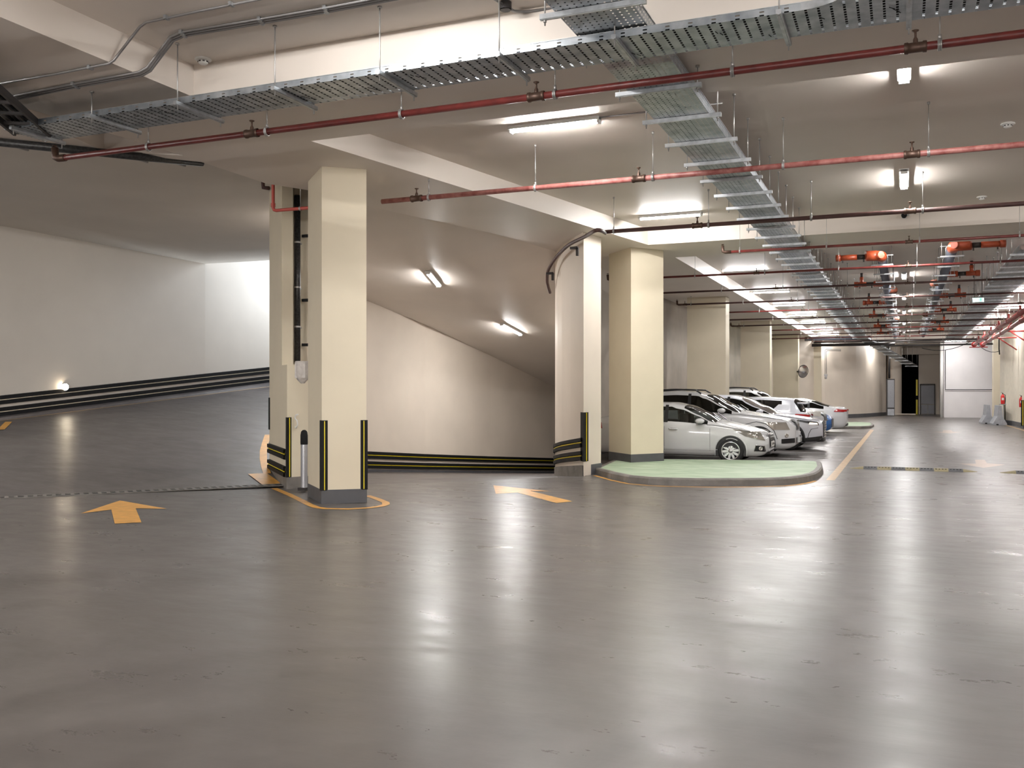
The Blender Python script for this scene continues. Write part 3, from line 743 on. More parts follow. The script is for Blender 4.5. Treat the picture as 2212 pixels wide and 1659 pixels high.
# third pipe: bends and follows the curved wall down
p3 = [atY(u, v, 16.75) for u, v in ((1310, 506),)]
pts = [atz(1312, 505, 4.57), atd(1290, 497, 16.6), atd(1262, 512, 17.9), atd(1232, 527, 18.9), atd(1212, 544, 19.9), atd(1196, 563, 20.7), atd(1184, 585, 21.3), atd(1182, 605, 21.7), atd(1184, 618, 22.0), atd(1188, 632, 22.4)]
y3 = 16.72; x3 = pts[0].x
t = pipe(y3, x3, 10, .037, 'brown_pipe', 'brown pipe that kinks and bends down around the curved wall', HX, VX, end_up=False)
sm = []
for i in range(len(pts) - 1):
    a, b = pts[i], pts[i + 1]; a0 = pts[max(i - 1, 0)]; b1 = pts[min(i + 2, len(pts) - 1)]
    for k in range(5):
        s = k / 5; s2, s3 = s * s, s * s * s
        sm.append(a * (2 * s3 - 3 * s2 + 1) + (b - a0) * .5 * (s3 - 2 * s2 + s) + b * (-2 * s3 + 3 * s2) + (b1 - a) * .5 * (s3 - s2))
sm.append(pts[-1]); o0 = Vector((x3, y3, 4.57))
MB().tube([o0 - o0] + [p - o0 for p in sm[1:]], .036, 10).build('bent_run', 'brown_pipe', t)
for (u, v, d) in ((1238, 527, 18.7), (1186, 583, 21.2)):
    p = atd(u, v, d) - o0; MB().box((p.x + .02, p.y, p.z - .08), (.16, .05, .05)).box((p.x + .09, p.y, p.z - .16), (.05, .05, .16)).build('wall_bracket', 'dark_metal', t)
PY = [20.15, 24, 27.8, 31.8, 35.6, 39.4, 43.2, 47, 50.8, 54.6, 58.4, 62.0]
PX0 = [-3.5, -7.2, -7.3, -7.1, -6.6, -7.3, -7.2, -6.6, -7.2, -7.2, -5.0, -4.0]
PM = ['red_pipe', 'red_pipe', 'brown_pipe', 'brown_pipe', 'red_pipe', 'brown_pipe', 'brown_pipe', 'red_pipe', 'brown_pipe', 'red_pipe', 'brown_pipe', 'dark_metal']
for i, y in enumerate(PY):
    pipe(y, PX0[i], 9.5 if i < 3 else 4.2, .028, PM[i], f'thin dark red pipe across the aisle ceiling, {ORD[i]} beyond the thick beam', HX, VX)

# ------------------------------------------------------------------ cable trays
def tray_along_y(x0, x1, y0, y1, z, label, pitch=1.08, ystart=4.6, ext=.13, bend=None, rim=.10):
    t = thing('cable_tray', label, 'cable tray', (0, 0, 0), group=None)
    b = MB(); b.use('tray_round_holes'); b.quad((x0, y0, z), (x1, y0, z), (x1, y1, z), (x0, y1, z))
    if bend:
        bx0, bx1, by, bz = bend
        b.quad((x0, y1, z), (x1, y1, z), (bx1, by, bz), (bx0, by, bz))
    b.build('perforated_base', None, t)
    for x in (x0, x1):
        s = MB(); s.use('tray_side_round'); s.quad((x, y0, z), (x, y1, z), (x, y1, z + rim), (x, y0, z + rim))
        if bend:
            bx = bend[0] if x == x0 else bend[1]
            s.quad((x, y1, z), (bx, bend[2], bend[3]), (bx, bend[2], bend[3] + rim), (x, y1, z + rim))
        s.use('galvanised').bar((x, y0, z + rim), (x, y1, z + rim), .012, .008)
        s.build('side_rim', None, t)
    L = {}
    y = ystart; first = None; k = 0
    while y < y1:
        bar = first.copy() if first else MB().use('galvanised').box((0, 0, 0), (x1 - x0 + 2 * ext, .045, .042)).box((0, 0, -.022), (x1 - x0 + 2 * ext, .018, .006)).build('support_bar', None, t)
        if first: COL.objects.link(bar)
        first = bar; bar.location = ((x0 + x1) / 2, y, z - .024)
        for s in (-1, 1):
            xx = (x0 + x1) / 2 + s * ((x1 - x0) / 2 + ext - .04); h = round(ceil_z(xx, y) - z + .024, 3)
            if h not in L:
                rd = MB().use('zinc_rod').tube([(0, 0, -.07), (0, 0, h)], .0065, 6).tube([(0, 0, h - .02), (0, 0, h)], .02, 8).tube([(0, 0, -.045), (0, 0, -.025)], .013, 6).build('threaded_rod', None, bar); L[h] = rd.data
            else:
                rd = bpy.data.objects.new('threaded_rod', L[h]); COL.objects.link(rd); rd.parent = bar
            rd.location = (s * ((x1 - x0) / 2 + ext - .04), 0, 0)
        y += pitch; k += 1
    return t
yb = atY(1527, 243, 10).y
ys = None
# cross bar rhythm read from the photo (right bar ends)
import itertools
bz = 4.68 - .024
yy = [atz(u, v, bz).y for u, v in ((1487, 186), (1527, 244), (1569, 301), (1600, 346))]
pitch = (yy[-1] - yy[0]) / 3
ystart = yy[0] - pitch * 4
tr1 = tray_along_y(-2.60, -1.98, 2.5, 57.5, 4.68, 'long perforated cable tray on cross bars, left of the aisle centre', pitch, ystart, bend=(.35, .95, 75.5, 3.4))
# sloping tray tail supports
for i in range(9):
    k = (i + .5) / 9; x = lerp(-2.3, .65, k); y = lerp(57.5, 75.5, k); z = lerp(4.68, 3.4, k)
    bar = MB().use('galvanised').box((0, 0, 0), (.85, .05, .045)).build('support_bar', None, tr1); bar.location = (x, y, z - .03)
    for s in (-1, 1):
        MB().use('zinc_rod').tube([(s * .38, 0, 0), (s * .38, 0, ceil_z(x, y) - z + .03)], .01, 6).build('threaded_rod', None, bar)
for k in range(8):
    x = -2.57 + k * .044
    MB().tube([(x, 5.6, 4.705), (x + .01, 20, 4.703), (x, 40, 4.705), (x, 57.5, 4.705)], .020, 6).build('cable', 'rubber', tr1)
tray_along_y(2.3, 3.1, 23.0, 60.0, 4.68, 'darker perforated cable tray right of the aisle centre', 1.15, 23.6)
# transverse slotted tray
ZT = 4.60; TY0, TY1 = 7.66, 8.13
tx0 = atz(45, 291, ZT).x
t = thing('cable_tray', 'slotted cable tray crossing the whole view below the ceiling', 'cable tray', (0, 0, 0))
b = MB().use('tray_slots').quad((tx0, TY0, ZT), (6.0, TY0, ZT), (6.0, TY1 + .08, ZT), (tx0, TY1 + .08, ZT)); b.build('slotted_base', None, t)
for y in (TY0, TY1 + .08):
    s = MB().use('tray_side_slots'); s.quad((tx0, y, ZT), (6.0, y, ZT), (6.0, y, ZT + .062), (tx0, y, ZT + .062)); s.use('galvanised').bar((tx0, y, ZT + .062), (6, y, ZT + .062), .01, .006); s.build('side_rim', None, t)
# branch towards the viewer with a rounded corner
br = MB().use('tray_slots'); cx_ = -.75; pts = [(cx_ + .45 * (1 - math.cos(a)) - 0, TY0 - .45 + .45 * math.sin(a)) for a in [PI / 2 * (1 - k / 8) for k in range(9)]]
fil = [(cx_, TY0)] + [(cx_ + .45 * math.sin(a), TY0 - .45 * (1 - math.cos(a))) for a in [PI / 2 * k / 8 for k in range(1, 9)]]
br.poly([(x, y, ZT) for x, y in fil] + [(cx_ + .45, 2.0, ZT), (1.1, 2.0, ZT), (1.1, TY0, ZT)])
br.build('branch_base', None, t)
s = MB().use('galvanised'); s.grid([[Vector((x, y, ZT)) for x, y in fil + [(cx_ + .45, 2.0)]], [Vector((x, y, ZT + .062)) for x, y in fil + [(cx_ + .45, 2.0)]]]); s.build('branch_rim', None, t)
for (u, v) in ((34, 280), (203, 254), (388, 226), (598, 192), (824, 161), (1081, 130), (1330, 92), (1684, 45), (1964, 0)):
    x = atY(u, v, TY0 - .03).x
    bar = MB().use('galvanised').box((0, .05, 0), (.042, .74, .036)).box((0, .05, -.02), (.018, .74, .006)).build('support_bar', None, t); bar.location = (x, TY0 + .22, ZT - .02)
    for s in (-1, 1):
        yy_ = .05 + s * .33; h = ceil_z(x, TY0 + .22 + yy_) - ZT + .02
        MB().use('zinc_rod').tube([(0, yy_, -.07), (0, yy_, h)], .0065, 6).tube([(0, yy_, h - .015), (0, yy_, h)], .022, 10).build('threaded_rod', None, bar)
for k in range(9):
    y = TY0 + .05 + k * .048
    if k in (3,): continue
    MB().tube([(tx0 + .1, y, ZT + .022), (-6, y + .008 * (k % 3), ZT + .024), (-2.7, y, ZT + .022), (.5, y + .006, ZT + .024), (6, y, ZT + .022)], .020, 6).build('cable', 'rubber', t)
# cable ties on the slotted tray
tie = MB()
for k in range(26):
    x = -9 + k * .42 + random.uniform(-.1, .1); y = TY0 + random.uniform(.08, .45); z = ZT - .006
    for q in range(random.choice((1, 1, 2, 3))):
        tie.bar((x + q * .03, y + q * .05, z), (x + q * .03 + random.uniform(.01, .04), y + q * .05 + .04, z - .004), .006, .004)
tie.build('cable_ties', 'rubber', t)
# cable ladder with black cables at the far left
la = atz(70, 288, 4.62); _q = (FWD - RGT * .167).normalized() * 3; lb = Vector((la.x - _q.x, la.y - _q.y, 4.68))
t = thing('cable_ladder', 'short cable ladder loaded with black cables in the upper left corner', 'cable ladder', la)
dirn = (lb - la)
_w = Vector((dirn.y, -dirn.x, 0)).normalized()
for s in (-.19, .19): MB().bar(_w * s, _w * s + dirn, .03, .08).build('side_rail', 'dark_metal', t)
for k in range(9): MB().bar(dirn * (k / 8) - _w * .19, dirn * (k / 8) + _w * .19, .04, .03).build('rung', 'dark_metal', t)
for k in range(7):
    q_ = _w * (-.15 + k * .05); MB().tube([q_ + Vector((0, 0, .04)), q_ + dirn * .5 + Vector((0, 0, .06)), q_ + dirn + Vector((0, 0, .05))], .019, 8).build('cable', 'rubber' if k % 3 else 'conduit_grey', t)
# lagged black pipe along the ramp soffit edge
pp0 = atz(-60, 301, 4.80); pp1 = atz(300, 338, 4.80); pp2 = atz(436, 352, 4.93)
t = thing('lagged_pipe', 'thick black lagged pipe along the ceiling edge at left', 'pipe', pp0)
MB().tube([Vector((0, 0, 0)), pp1 - pp0, pp2 - pp0], .055, 10).build('pipe_run', 'black_iron', t)
for k in (.2, .45, .72, .9):
    p = lerp(Vector((0, 0, 0)), pp2 - pp0, k); MB().box(p, (.03, .14, .14)).build('clip', 'zinc_rod', t)

# ------------------------------------------------------------------ conduits on the ceiling
def pts_mixed(L): return [atz(u, v, z) for u, v, z in L]
t = thing('conduit', 'single grey conduit stepping over the ceiling beam at upper left', 'conduit', atz(-40, 187, 4.83)); o0 = t.location.copy()
P = pts_mixed([(-40, 187, 4.83), (120, 160, 4.83), (236, 137, 4.83), (246, 130, 4.86), (302, 58, 5.17), (316, 48, 5.17), (440, 22, 5.17), (600, -10, 5.17), (900, -72, 5.17)])
MB().tube([p - o0 for p in P], .0135, 8).build('tube_run', 'conduit_grey', t)
for (u, v, z) in ((195, 146, 4.83), (360, 38, 5.17), (500, 9, 5.17)):
    MB().box(atz(u, v, z) - o0, (.03, .06, .035)).build('clip', 'galvanised', t)
for k, (dy, lab) in enumerate(((0, 'upper conduit of the bundle of three at upper left'), (-.05, 'middle conduit of the bundle of three at upper left'), (-.10, 'lower conduit of the bundle of three at upper left'))):
    P = pts_mixed([(12, 217, 4.83), (40, 209, 4.83), (160, 185, 4.83), (300, 160, 4.83), (318, 150, 4.87), (368, 84, 5.17), (392, 74, 5.17), (560, 46, 5.17), (700, 22, 5.17), (860, -8, 5.17), (1000, -38, 5.17)])
    P = [p + Vector((.02 * k, -.045 * k + .045, 0)) for p in P]
    t = thing('conduit', lab, 'conduit', P[0], group='bundle of three conduits'); o0 = P[0].copy()
    MB().tube([p - o0 for p in P], .0135, 8).build('tube_run', 'conduit_grey', t)
    for i in (2, 6, 7, 8): MB().box(P[i] - o0, (.035, .045, .035)).build('clip', 'galvanised', t)
jb = atz(1092, 14, 5.15)
t = thing('junction_box', 'round grey junction box with two conduits near the tray crossing', 'junction box', jb)
MB().lathe([(.055, -.03), (.055, .04), (0, .04)], seg=16).lathe([(.05, -.035), (0, -.037)], seg=16).build('housing', 'dark_metal', t)
MB().tube([(0, 0, 0), atz(1110, 24, 5.16) - jb, atz(1135, 26, 5.17) - jb, atz(1240, 12, 5.17) - jb, atz(1400, -20, 5.17) - jb], .014, 8).tube([(0, 0, 0), atz(1060, -8, 5.17) - jb, atz(1000, -40, 5.17) - jb], .014, 8).build('conduit_tail', 'conduit_grey', t)
# surface conduit feeding the first tube light
ca = Vector((-3.67, 11.72, 5.18)); t = thing('conduit', 'thin conduit leaving the end of the nearest left row light', 'conduit', ca)
MB().tube([(0, 0, 0), (1.6, 0, 0)], .011, 8).build('tube_run', 'conduit_grey', t)

# ------------------------------------------------------------------ smoke detectors and other ceiling devices
def detector(u, v, label):
    z = SLAB - .03; p = atz(u, v, z)
    t = thing('smoke_detector', label, 'smoke detector', (p.x, p.y, SLAB), group='smoke detectors on the ceiling')
    MB().lathe([(0, 0), (.085, 0), (.09, -.012), (.08, -.02), (.055, -.025)], seg=24).build('base_plate', 'white_plastic', t)
    MB().use('white_plastic').lathe([(.055, -.022), (.052, -.045), (.035, -.06), (0, -.065)], seg=20).build('head', None, t)
    v_ = MB()
    for k in range(8): a = k * PI / 4; v_.box((math.cos(a) * .052, math.sin(a) * .052, -.036), (.012, .022, .012), a)
    v_.build('vent_slots', 'dark_metal', t)
detector(439, 133, 'smoke detector on the ceiling at upper left beside the tray rods')
detector(2177, 271, 'smoke detector on the ceiling near the right edge')
detector(2121, 428, 'smoke detector on the ceiling beyond the two nearest pipes')
detector(2104, 586, 'small far smoke detector between the orange drain branches')
p = atY(1953, 467, YC0 - .02)
t = thing('security_camera', 'small black camera on the thick beam over the aisle', 'camera', p)
MB().box((0, 0, .0), (.08, .03, .1)).build('bracket', 'white_plastic', t)
MB().lathe([(.0, -.02), (.05, -.04), (.055, -.12), (.045, -.15), (0, -.15)], (0, 0, 0), 'Y', 16).build('head', 'rubber', t)
MB().box((.07, -.04, .01), (.05, .04, .03)).build('side_knob', 'zinc_rod', t)

# ------------------------------------------------------------------ large drain pipes with orange fittings
def drain(x, y0, side, label, ybr):
    z = 4.86
    t = thing('drain_pipe', label, 'drain pipe', (x, y0, z))
    MB().tube([(0, 0, 0), (0, 36.0, -.02)], .11, 18).build('pipe_run', 'grey_pvc', t)
    e = MB().use('orange_pvc'); e.tube([(side * .35, -.25, 0), (side * .12, -.2, 0), (0, -.05, 0), (0, .2, 0)], .125, 16); e.build('elbow', None, t)
    for k in range(18):
        y = .55 + k * 1.95
        br = MB().use('galvanised'); br.box((0, y, -.135), (.5, .04, .035)); br.box((0, y, .10), (.5, .03, .02)); 
        br.tube([(-.13, y, -.12), (-.13, y, .06), (-.06, y, .13), (.06, y, .13), (.13, y, .06), (.13, y, -.12)], .011, 6)
        br.use('zinc_rod'); [br.tube([(s * .22, y, -.2), (s * .22, y, SLAB - z)], .008, 6) for s in (-1, 1)]
        br.build('bracket', None, t)
    for k, y in enumerate(ybr):
        yy_ = y - y0; L = .88 if k == 0 else .74
        b = MB().use('orange_pvc')
        b.tube([(0, yy_ - .25, 0), (side * .15, yy_, 0), (side * .35, yy_ + .0, 0)], .085, 12)
        b.use('dark_metal').tube([(side * .35, yy_, 0), (side * .55, yy_, 0)], .06, 12)
        b.use('orange_pvc').tube([(side * .55, yy_, 0), (side * (L + .1), yy_, 0)], .07, 12)
        b.tube([(side * (L + .05), yy_, 0), (side * (L + .16), yy_, 0)], .085, 12)
        if k:
            b.tube([(side * (L - .05), yy_, 0), (side * (L - .05), yy_, .22)], .055, 10)
            b.use('dark_metal').tube([(side * (L - .05), yy_, .22), (side * (L - .05), yy_, SLAB - z)], .04, 10)
        b.use('dark_metal'); [b.box((side * q, yy_, -.09), (.03, .05, .06)) for q in (.4, L)]
        if k % 2: MB().use('brown_fitting').tube([(-side * .25, yy_ + 2.2, 0), (0, yy_ + 2.0, 0)], .1, 12).build('side_inlet', None, t)
        b.build('branch', None, t)
mat('brown_fitting', (.20, .055, .03), .5)
drain(-.50, 24.3, -1, 'grey overhead drain pipe with orange branches to the left of the aisle lights', (24.2, 30.4, 36.8, 43.2, 50.0, 56))
drain(1.02, 23.3, 1, 'grey overhead drain pipe with orange branches to the right of the aisle lights', (23.2, 28.7, 35.0, 41.2, 48.0, 54))

# ------------------------------------------------------------------ red fire mains at right
for x, lab in ((3.68, 'left one of two thick red fire mains near the right-hand lamps'), (4.12, 'right one of two thick red fire mains near the right-hand lamps')):
    t = thing('fire_main', lab, 'pipe', (x, 24, 4.3), group='pair of thick red fire mains')
    MB().tube([(0, 0, 0), (0, 35.5, -.02)], .085, 14).build('pipe_run', 'red_main', t) if 'red_main' in M else (mat('red_main', (.36, .05, .045), .35), MB().tube([(0, 0, 0), (0, 35.5, -.02)], .085, 14).build('pipe_run', 'red_main', t))
    for k in range(9):
        y = .8 + k * 3.9; c_ = MB().use('red_main'); c_.tube([(0, y - .08, 0), (0, y + .08, 0)], .11, 14); c_.tube([(0, y, 0), (0, y, .27)], .04, 8); c_.use('zinc_rod').tube([(.0, y + .6, 0), (0, y + .6, .9)], .01, 6); c_.build('coupling', None, t)
    MB().use('bright_red').tube([(0, 35.4, -.02), (0, 35.6, -.02)], .15, 14).box((0, 35.5, -.18), (.5, .1, .05)).build('end_flange', None, t)
# cross struts from mains to the right columns
for i, y in enumerate((31.0, 38.5, 46.0, 51.5)):
    o = MB().use('red_main').tube([(0, 0, 0), (.9, 0, 0)], .035, 8).tube([(0.1, 0, 0), (.9, 0, -.6)], .03, 8).build('strut', None, t); o.location = (.03, y - 24, -.08)
# dark service ducts near the far end
for i, (x0, x1, y, z, r_, lab) in enumerate(((-5.2, -.5, 60.0, 4.42, .09, 'dark pipe under the far end of the left cable tray'), (-5.2, 4.5, 61.2, 4.66, .06, 'dark duct across the far end of the aisle ceiling'), (-2.0, 5.0, 63.0, 4.45, .05, 'thin dark pipe in front of the far walls'), (-5.5, -1.8, 58.8, 4.75, .13, 'grey pipe with orange sleeve beside the far end of the left tray'))):
    o = MB().tube([(0, 0, 0), (x1 - x0, 0, 0)], r_, 12).build('service_pipe', 'grey_pvc' if i == 3 else 'dark_metal'); o.location = (x0, y, z); tag(o, lab, 'pipe')
# hanging loops of black cable
for i, (pa, pb, sag, lab) in enumerate((((1.0, 62.5, 4.25), (3.6, 62.0, 4.55), .3, 'black cable sagging left of the red mains end'), ((3.9, 60, 4.3), (5.0, 58.5, 3.9), .25, 'black cable sagging right of the red mains end'))):
    a, b = Vector(pa), Vector(pb)
    o = MB().tube([lerp(a, b, k / 10) - a - Vector((0, 0, sag * 4 * k / 10 * (1 - k / 10))) for k in range(11)], .018, 6).build('hanging_cable', 'rubber'); o.location = a; tag(o, lab, 'cable')
pc = atY(2158, 745, 58.0); o = MB().tube([(0, 0, 0), (0, 0, -.9), (.03, 0, -1.2)], .03, 8).build('hanging_cable', 'rubber'); o.location = (pc.x, pc.y, 4.83); tag(o, 'black cable end dangling in front of the white far wall', 'cable')
# exit sign
d_ = 26.2; p = atd(2113, 648, d_)
t = thing('exit_sign', 'green and white running man exit sign hanging from the ceiling', 'exit sign', p, .1)
MB().box((0, 0, 0), (.30, .05, .13)).build('housing', 'aluminium', t)
MB().box((0, -.028, 0), (.27, .006, .105)).build('face', 'sign_glow', t)
s = MB(); s.box((.06, -.033, .01), (.06, .004, .07)); s.bar((.03, -.033, -.035), (.10, -.033, -.035), .004, .015)
# running figure and arrow
s.box((.055, -.034, .035), (.02, .004, .02)); s.bar((-.02, -.034, -.03), (.02, -.034, .02), .004, .014); s.bar((.02, -.034, .02), (-.01, -.034, .03), .004, .01); s.bar((.0, -.034, 0), (.03, -.034, -.03), .004, .012)
s.bar((-.11, -.034, 0), (-.05, -.034, 0), .004, .012); s.bar((-.11, -.034, 0), (-.085, -.034, .025), .004, .01); s.bar((-.11, -.034, 0), (-.085, -.034, -.025), .004, .01)
s.build('pictogram', 'sign_green', t)
for q in (-.1, .1): MB().tube([(q, 0, .06), (q, 0, SLAB - p.z)], .008, 6).build('suspension_rod', 'dark_metal', t)
# round traffic mirror
t = thing('traffic_mirror', 'dark round traffic mirror seen from behind on the third column', 'mirror', (-5.5, 55.7, 2.75))
R = Vector((.8, -.7, -.15)).normalized().to_track_quat('Z', 'Y').to_matrix().to_4x4()
MB().lathe([(0, -.1), (.2, -.08), (.34, -.02), (.38, .02), (.37, .04)], (.2, -.15, 0), seg=24, mat4=R).build('back_shell', 'dark_metal', t)
MB().lathe([(.35, .035), (.2, .08), (0, .1)], (.2, -.15, 0), seg=24, mat4=R).build('mirror_face', 'chrome', t)
MB().tube([(-.15, .1, 0), (.15, -.1, 0)], .03, 8).build('arm', 'dark_metal', t)

# ------------------------------------------------------------------ far end details
def panel_door(x0, x1, y, z1, name, label, split=True):
    t = thing(name, label, 'door', ((x0 + x1) / 2, y, -.11)); W = x1 - x0; H = z1 + .11
    f_ = MB(); f_.box((-W / 2, 0, H / 2), (.07, .08, H)); f_.box((W / 2, 0, H / 2), (.07, .08, H)); f_.box((0, 0, H), (W + .07, .08, .08)); f_.build('frame', 'dark_metal', t)
    MB().box((0, .01, H * .66), (W - .07, .04, H * .62)).build('upper_panel', 'louvre_grey', t)
    MB().box((-W * .22, .01, H * .17), (W * .44, .04, H * .30)).build('lower_panel', 'louvre_grey', t)
    MB().box((W * .24, .01, H * .17), (W * .42, .04, H * .30)).build('lower_panel', 'louvre_grey', t)
    return t
panel_door(1.13, 2.1, 76.5, 2.12, 'grey_door', 'grey metal door with dark frame in the far wall')
t = thing('louvre_cabinet', 'tall narrow grey metal cabinet at the end of the curved far wall', 'cabinet', (-.86, 70.0, -.11))
MB().box((0, 0, 1.3), (.52, .3, 2.55)).build('body', 'dark_metal', t); MB().box((0.02, -.16, 1.55), (.42, .03, 1.9)).build('upper_panel', 'louvre_grey', t); MB().box((0.02, -.16, .28), (.42, .03, .44)).build('lower_panel', 'concrete', t)
o = MB().tube([(0, 0, 0), (0, 0, 2.3)], .07, 8).build('cable_riser', 'dark_metal'); o.location = (-.95, 69.95, 2.5); tag(o, 'dark cable riser above the tall grey cabinet', 'cable riser')
o = MB().box((0, 0, .1), (1.3, .25, .06)).box((.1, .3, .02), (1.1, .2, .05)).build('plank', 'wall_paint'); o.location = (.1, 72.6, -.11); tag(o, 'pale planks lying on the floor at the round wall', 'plank')
o = MB().tube([(0, 0, 0), (0, 0, 4.9)], .10, 14).build('downpipe', 'white_plastic'); o.location = (2.28, 67.9, -.11); tag(o, 'white vertical downpipe at the corner of the white far wall', 'pipe')
o = MB().tube([(0, 0, 2.6), (0, 0, 1.95), (0, 0, .0), (.05, 0, 0), (4.5, .57, 0)], .022, 6).build('wall_conduit', 'rubber'); o.location = (2.5, 67.95, 1.72); tag(o, 'black cable running along the white far wall at half height', 'cable')
o = MB().tube([(0, 0, 0), (0, 0, 1.45), (.08, .05, 1.5), (.85, .9, 1.5)], .02, 6).tube([(.08, 0, 0), (.08, 0, 1.38), (.16, .05, 1.42), (.85, .8, 1.42)], .02, 6).box((.04, 0, -.08), (.2, .08, .14)).lathe([(.06, -.3), (.08, -.2), (.04, -.15)], (.04, 0, 0), seg=10).build('wall_conduit', 'conduit_grey'); q = atd(1787, 808, 57.0); o.location = (q.x - .1, q.y - .3, q.z); tag(o, 'pair of grey conduits with outlets on the curved far wall', 'conduit')
# glimpse of a yellow striped post in the dark corridor
o = MB().use('bright_yellow').box((0, 0, .55), (.12, .12, 1.1)).box((0, 0, 2.0), (.12, .12, 1.2)).use('rubber').box((0, 0, 1.25), (.12, .12, .3)).build('striped_post', None); o.location = (.88, 76.7, -.11); tag(o, 'yellow and black post at the edge of the dark opening', 'post')

# jersey barriers
def barrier(x, y, label):
    t = thing('jersey_barrier', label, 'barrier', (x, y, -.11), .03, group='concrete barriers beside the right wall')
    prof = [(-.32, 0), (-.32, .08), (-.12, .45), (-.07, 1.0), (.07, 1.0), (.12, .45), (.32, .08), (.32, 0)]
    n = len(prof); vs = [Vector((a, yy_, z)) for yy_ in (0, 1.6) for a, z in prof]
    MB().add(vs, [(i, (i + 1) % n, n + (i + 1) % n, n + i) for i in range(n)] + [tuple(range(n)), tuple(range(n, 2 * n))]).build('body', 'concrete', t, .01)
    MB().box((-.12, .0, .03), (.1, .03, .06)).build('forklift_notch', 'unlit_black', t)
barrier(4.12, 55.5, 'grey concrete barrier, left one of the pair at the right wall'); barrier(4.5, 53.6, 'grey concrete barrier, right one of the pair at the right wall')
guard(4.80, 54.9, ang(Vector((4.8, 54.9)), Vector((4.75, 56.6))), ang(Vector((4.8, 54.9)), Vector((5.06, 53.6))), .12, 1.3, 'black and yellow corner guard beside the concrete barriers', .2)
def extinguisher(p, label):
    t = thing('fire_extinguisher', label, 'fire extinguisher', p, group='red fire extinguishers at right')
    MB().lathe([(0, 0), (.085, 0), (.09, .02), (.09, .38), (.07, .44), (.03, .47), (.03, .5)], seg=16).build('cylinder', 'bright_red', t)
    MB().box((0, -.01, .52), (.05, .03, .05)).bar((0, 0, .55), (-.08, -.05, .58), .02, .012).build('handle', 'dark_metal', t)
    MB().tube([(.03, -.02, .5), (.11, -.03, .45), (.12, -.03, .2), (.11, -.03, .08)], .014, 8).build('hose', 'rubber', t)
    MB().box((0, -.089, .25), (.1, .01, .12)).build('data_label', 'plate_white', t)
q = atd(2166, 873, 47.0); extinguisher((q.x, q.y, .98), 'plain red fire extinguisher above the concrete barriers')
q2 = atd(2206, 879, 44.6); extinguisher((q2.x, q2.y, .86), 'red fire extinguisher with a pale label at the right edge')
o = MB().box((0, .1, 0), (.3, .3, .04)).box((0.05, .1, -.5), (.05, .05, 1.0)).build('extinguisher_stand', 'concrete'); o.location = (q.x, q.y, .96); tag(o, 'pale stand carrying the plain fire extinguisher', 'stand')
o = MB().use('rubber').box((0, 0, .6), (.14, .05, 1.2)).use('bright_yellow').box((0, -.03, .6), (.03, .01, 1.15)).build('corner_guard', None); o.location = (5.12, 49.75, 0); tag(o, 'black guard strip with yellow line at the very right edge below the extinguisher', 'corner guard')

# ------------------------------------------------------------------ items around the near columns
p = atf(657, 1062)
t = thing('bollard', 'grey metal bollard with black cap beside the nearest column', 'bollard', (p.x, p.y, 0))
MB().lathe([(.055, .05), (.055, .76)], seg=20).build('tube', 'aluminium', t)
MB().lathe([(.058, .75), (.06, .78), (.06, .9), (.05, .96), (.025, .985), (0, .99)], seg=20).build('cap', 'rubber', t)
MB().box((0, 0, .025), (.15, .15, .05)).build('base_plate', 'dark_metal', t)
q = Bu + e1 * .34 + e2 * .18
t = thing('black_downpipe', 'black vertical pipe running down the stepped column', 'pipe', (q.x, q.y, 2.1))
MB().tube([(0, 0, 0), (0, 0, 3.0)], .055, 12).build('pipe_run', 'black_iron', t)
for z in (.65, 1.35, 2.15): MB().lathe([(.06, z), (.06, z + .03)], seg=12).box((0, .05, z), (.05, .1, .03)).build('pipe_clip', 'zinc_rod', t)
q3 = Bu + e1 * .62 + e2 * .05
t = thing('grey_downpipe', 'dark vertical pipe squeezed between the two near columns', 'pipe', (q3.x, q3.y, 0))
MB().tube([(0, 0, .02), (0, 0, 5.2)], .035, 10).build('pipe_run', 'dark_metal', t)
for z in (2.45, 3.25, 4.4): MB().box((-.1, 0, z), (.22, .05, .05)).build('bracket', 'black_iron', t)
MB().lathe([(.05, 2.1), (.06, 2.14), (.06, 2.25), (.04, 2.3)], seg=12).build('red_collar', 'orange_pvc', t)
q4 = atd(654, 803, 15.2)
t = thing('wrapped_unit', 'plastic wrapped box hanging between the two near columns', 'wrapped box', q4)
MB().prism([(-.09, -.09), (.11, -.09), (.11, .1), (-.09, .1)], -.1, .15).build('box', 'bag_plastic', t)
rows = [[Vector((math.cos(a) * s * (1 + .12 * math.sin(5 * a + z * 30)), math.sin(a) * s * (1 + .1 * math.cos(4 * a)), z)) for a in [2 * PI * k / 16 for k in range(17)]] for s, z in ((.13, .17), (.12, .05), (.115, -.06), (.09, -.12), (.05, -.17), (.03, -.19))]
MB().grid(rows).build('plastic_wrap', 'bag_plastic', t)
ra = atd(590, 392, 15.4); rb = atd(590, 455, 15.4); rc = atd(666, 449, 15.0)
t = thing('sprinkler_drop', 'bright red pipe dropping and turning right on the stepped column', 'pipe', rb)
MB().tube([ra - rb + Vector((0, 0, .3)), ra - rb, (0, 0, .05), (.02, 0, .01), (.06, .01, 0), (rc - rb) * .5, (rc - rb) * 1.15], .027, 12).build('pipe_run', 'red_bright_paint' if 'red_bright_paint' in M else (mat('red_bright_paint', (.50, .09, .07), .35) and 'red_bright_paint'), t)
MB().lathe([(.037, -.03), (.037, .03)], (0, 0, .09), seg=12).build('elbow_collar', 'red_bright_paint', t)
hh = (rc - rb) * .78; MB().use('zinc_rod').tube([hh + Vector((0, 0, .03)), hh + Vector((0, 0, .6))], .005, 6).lathe([(.036, -.015), (.036, .015)], hh, 'X', 12).build('hanger', None, t)
q5 = atd(569, 398, 16.5)
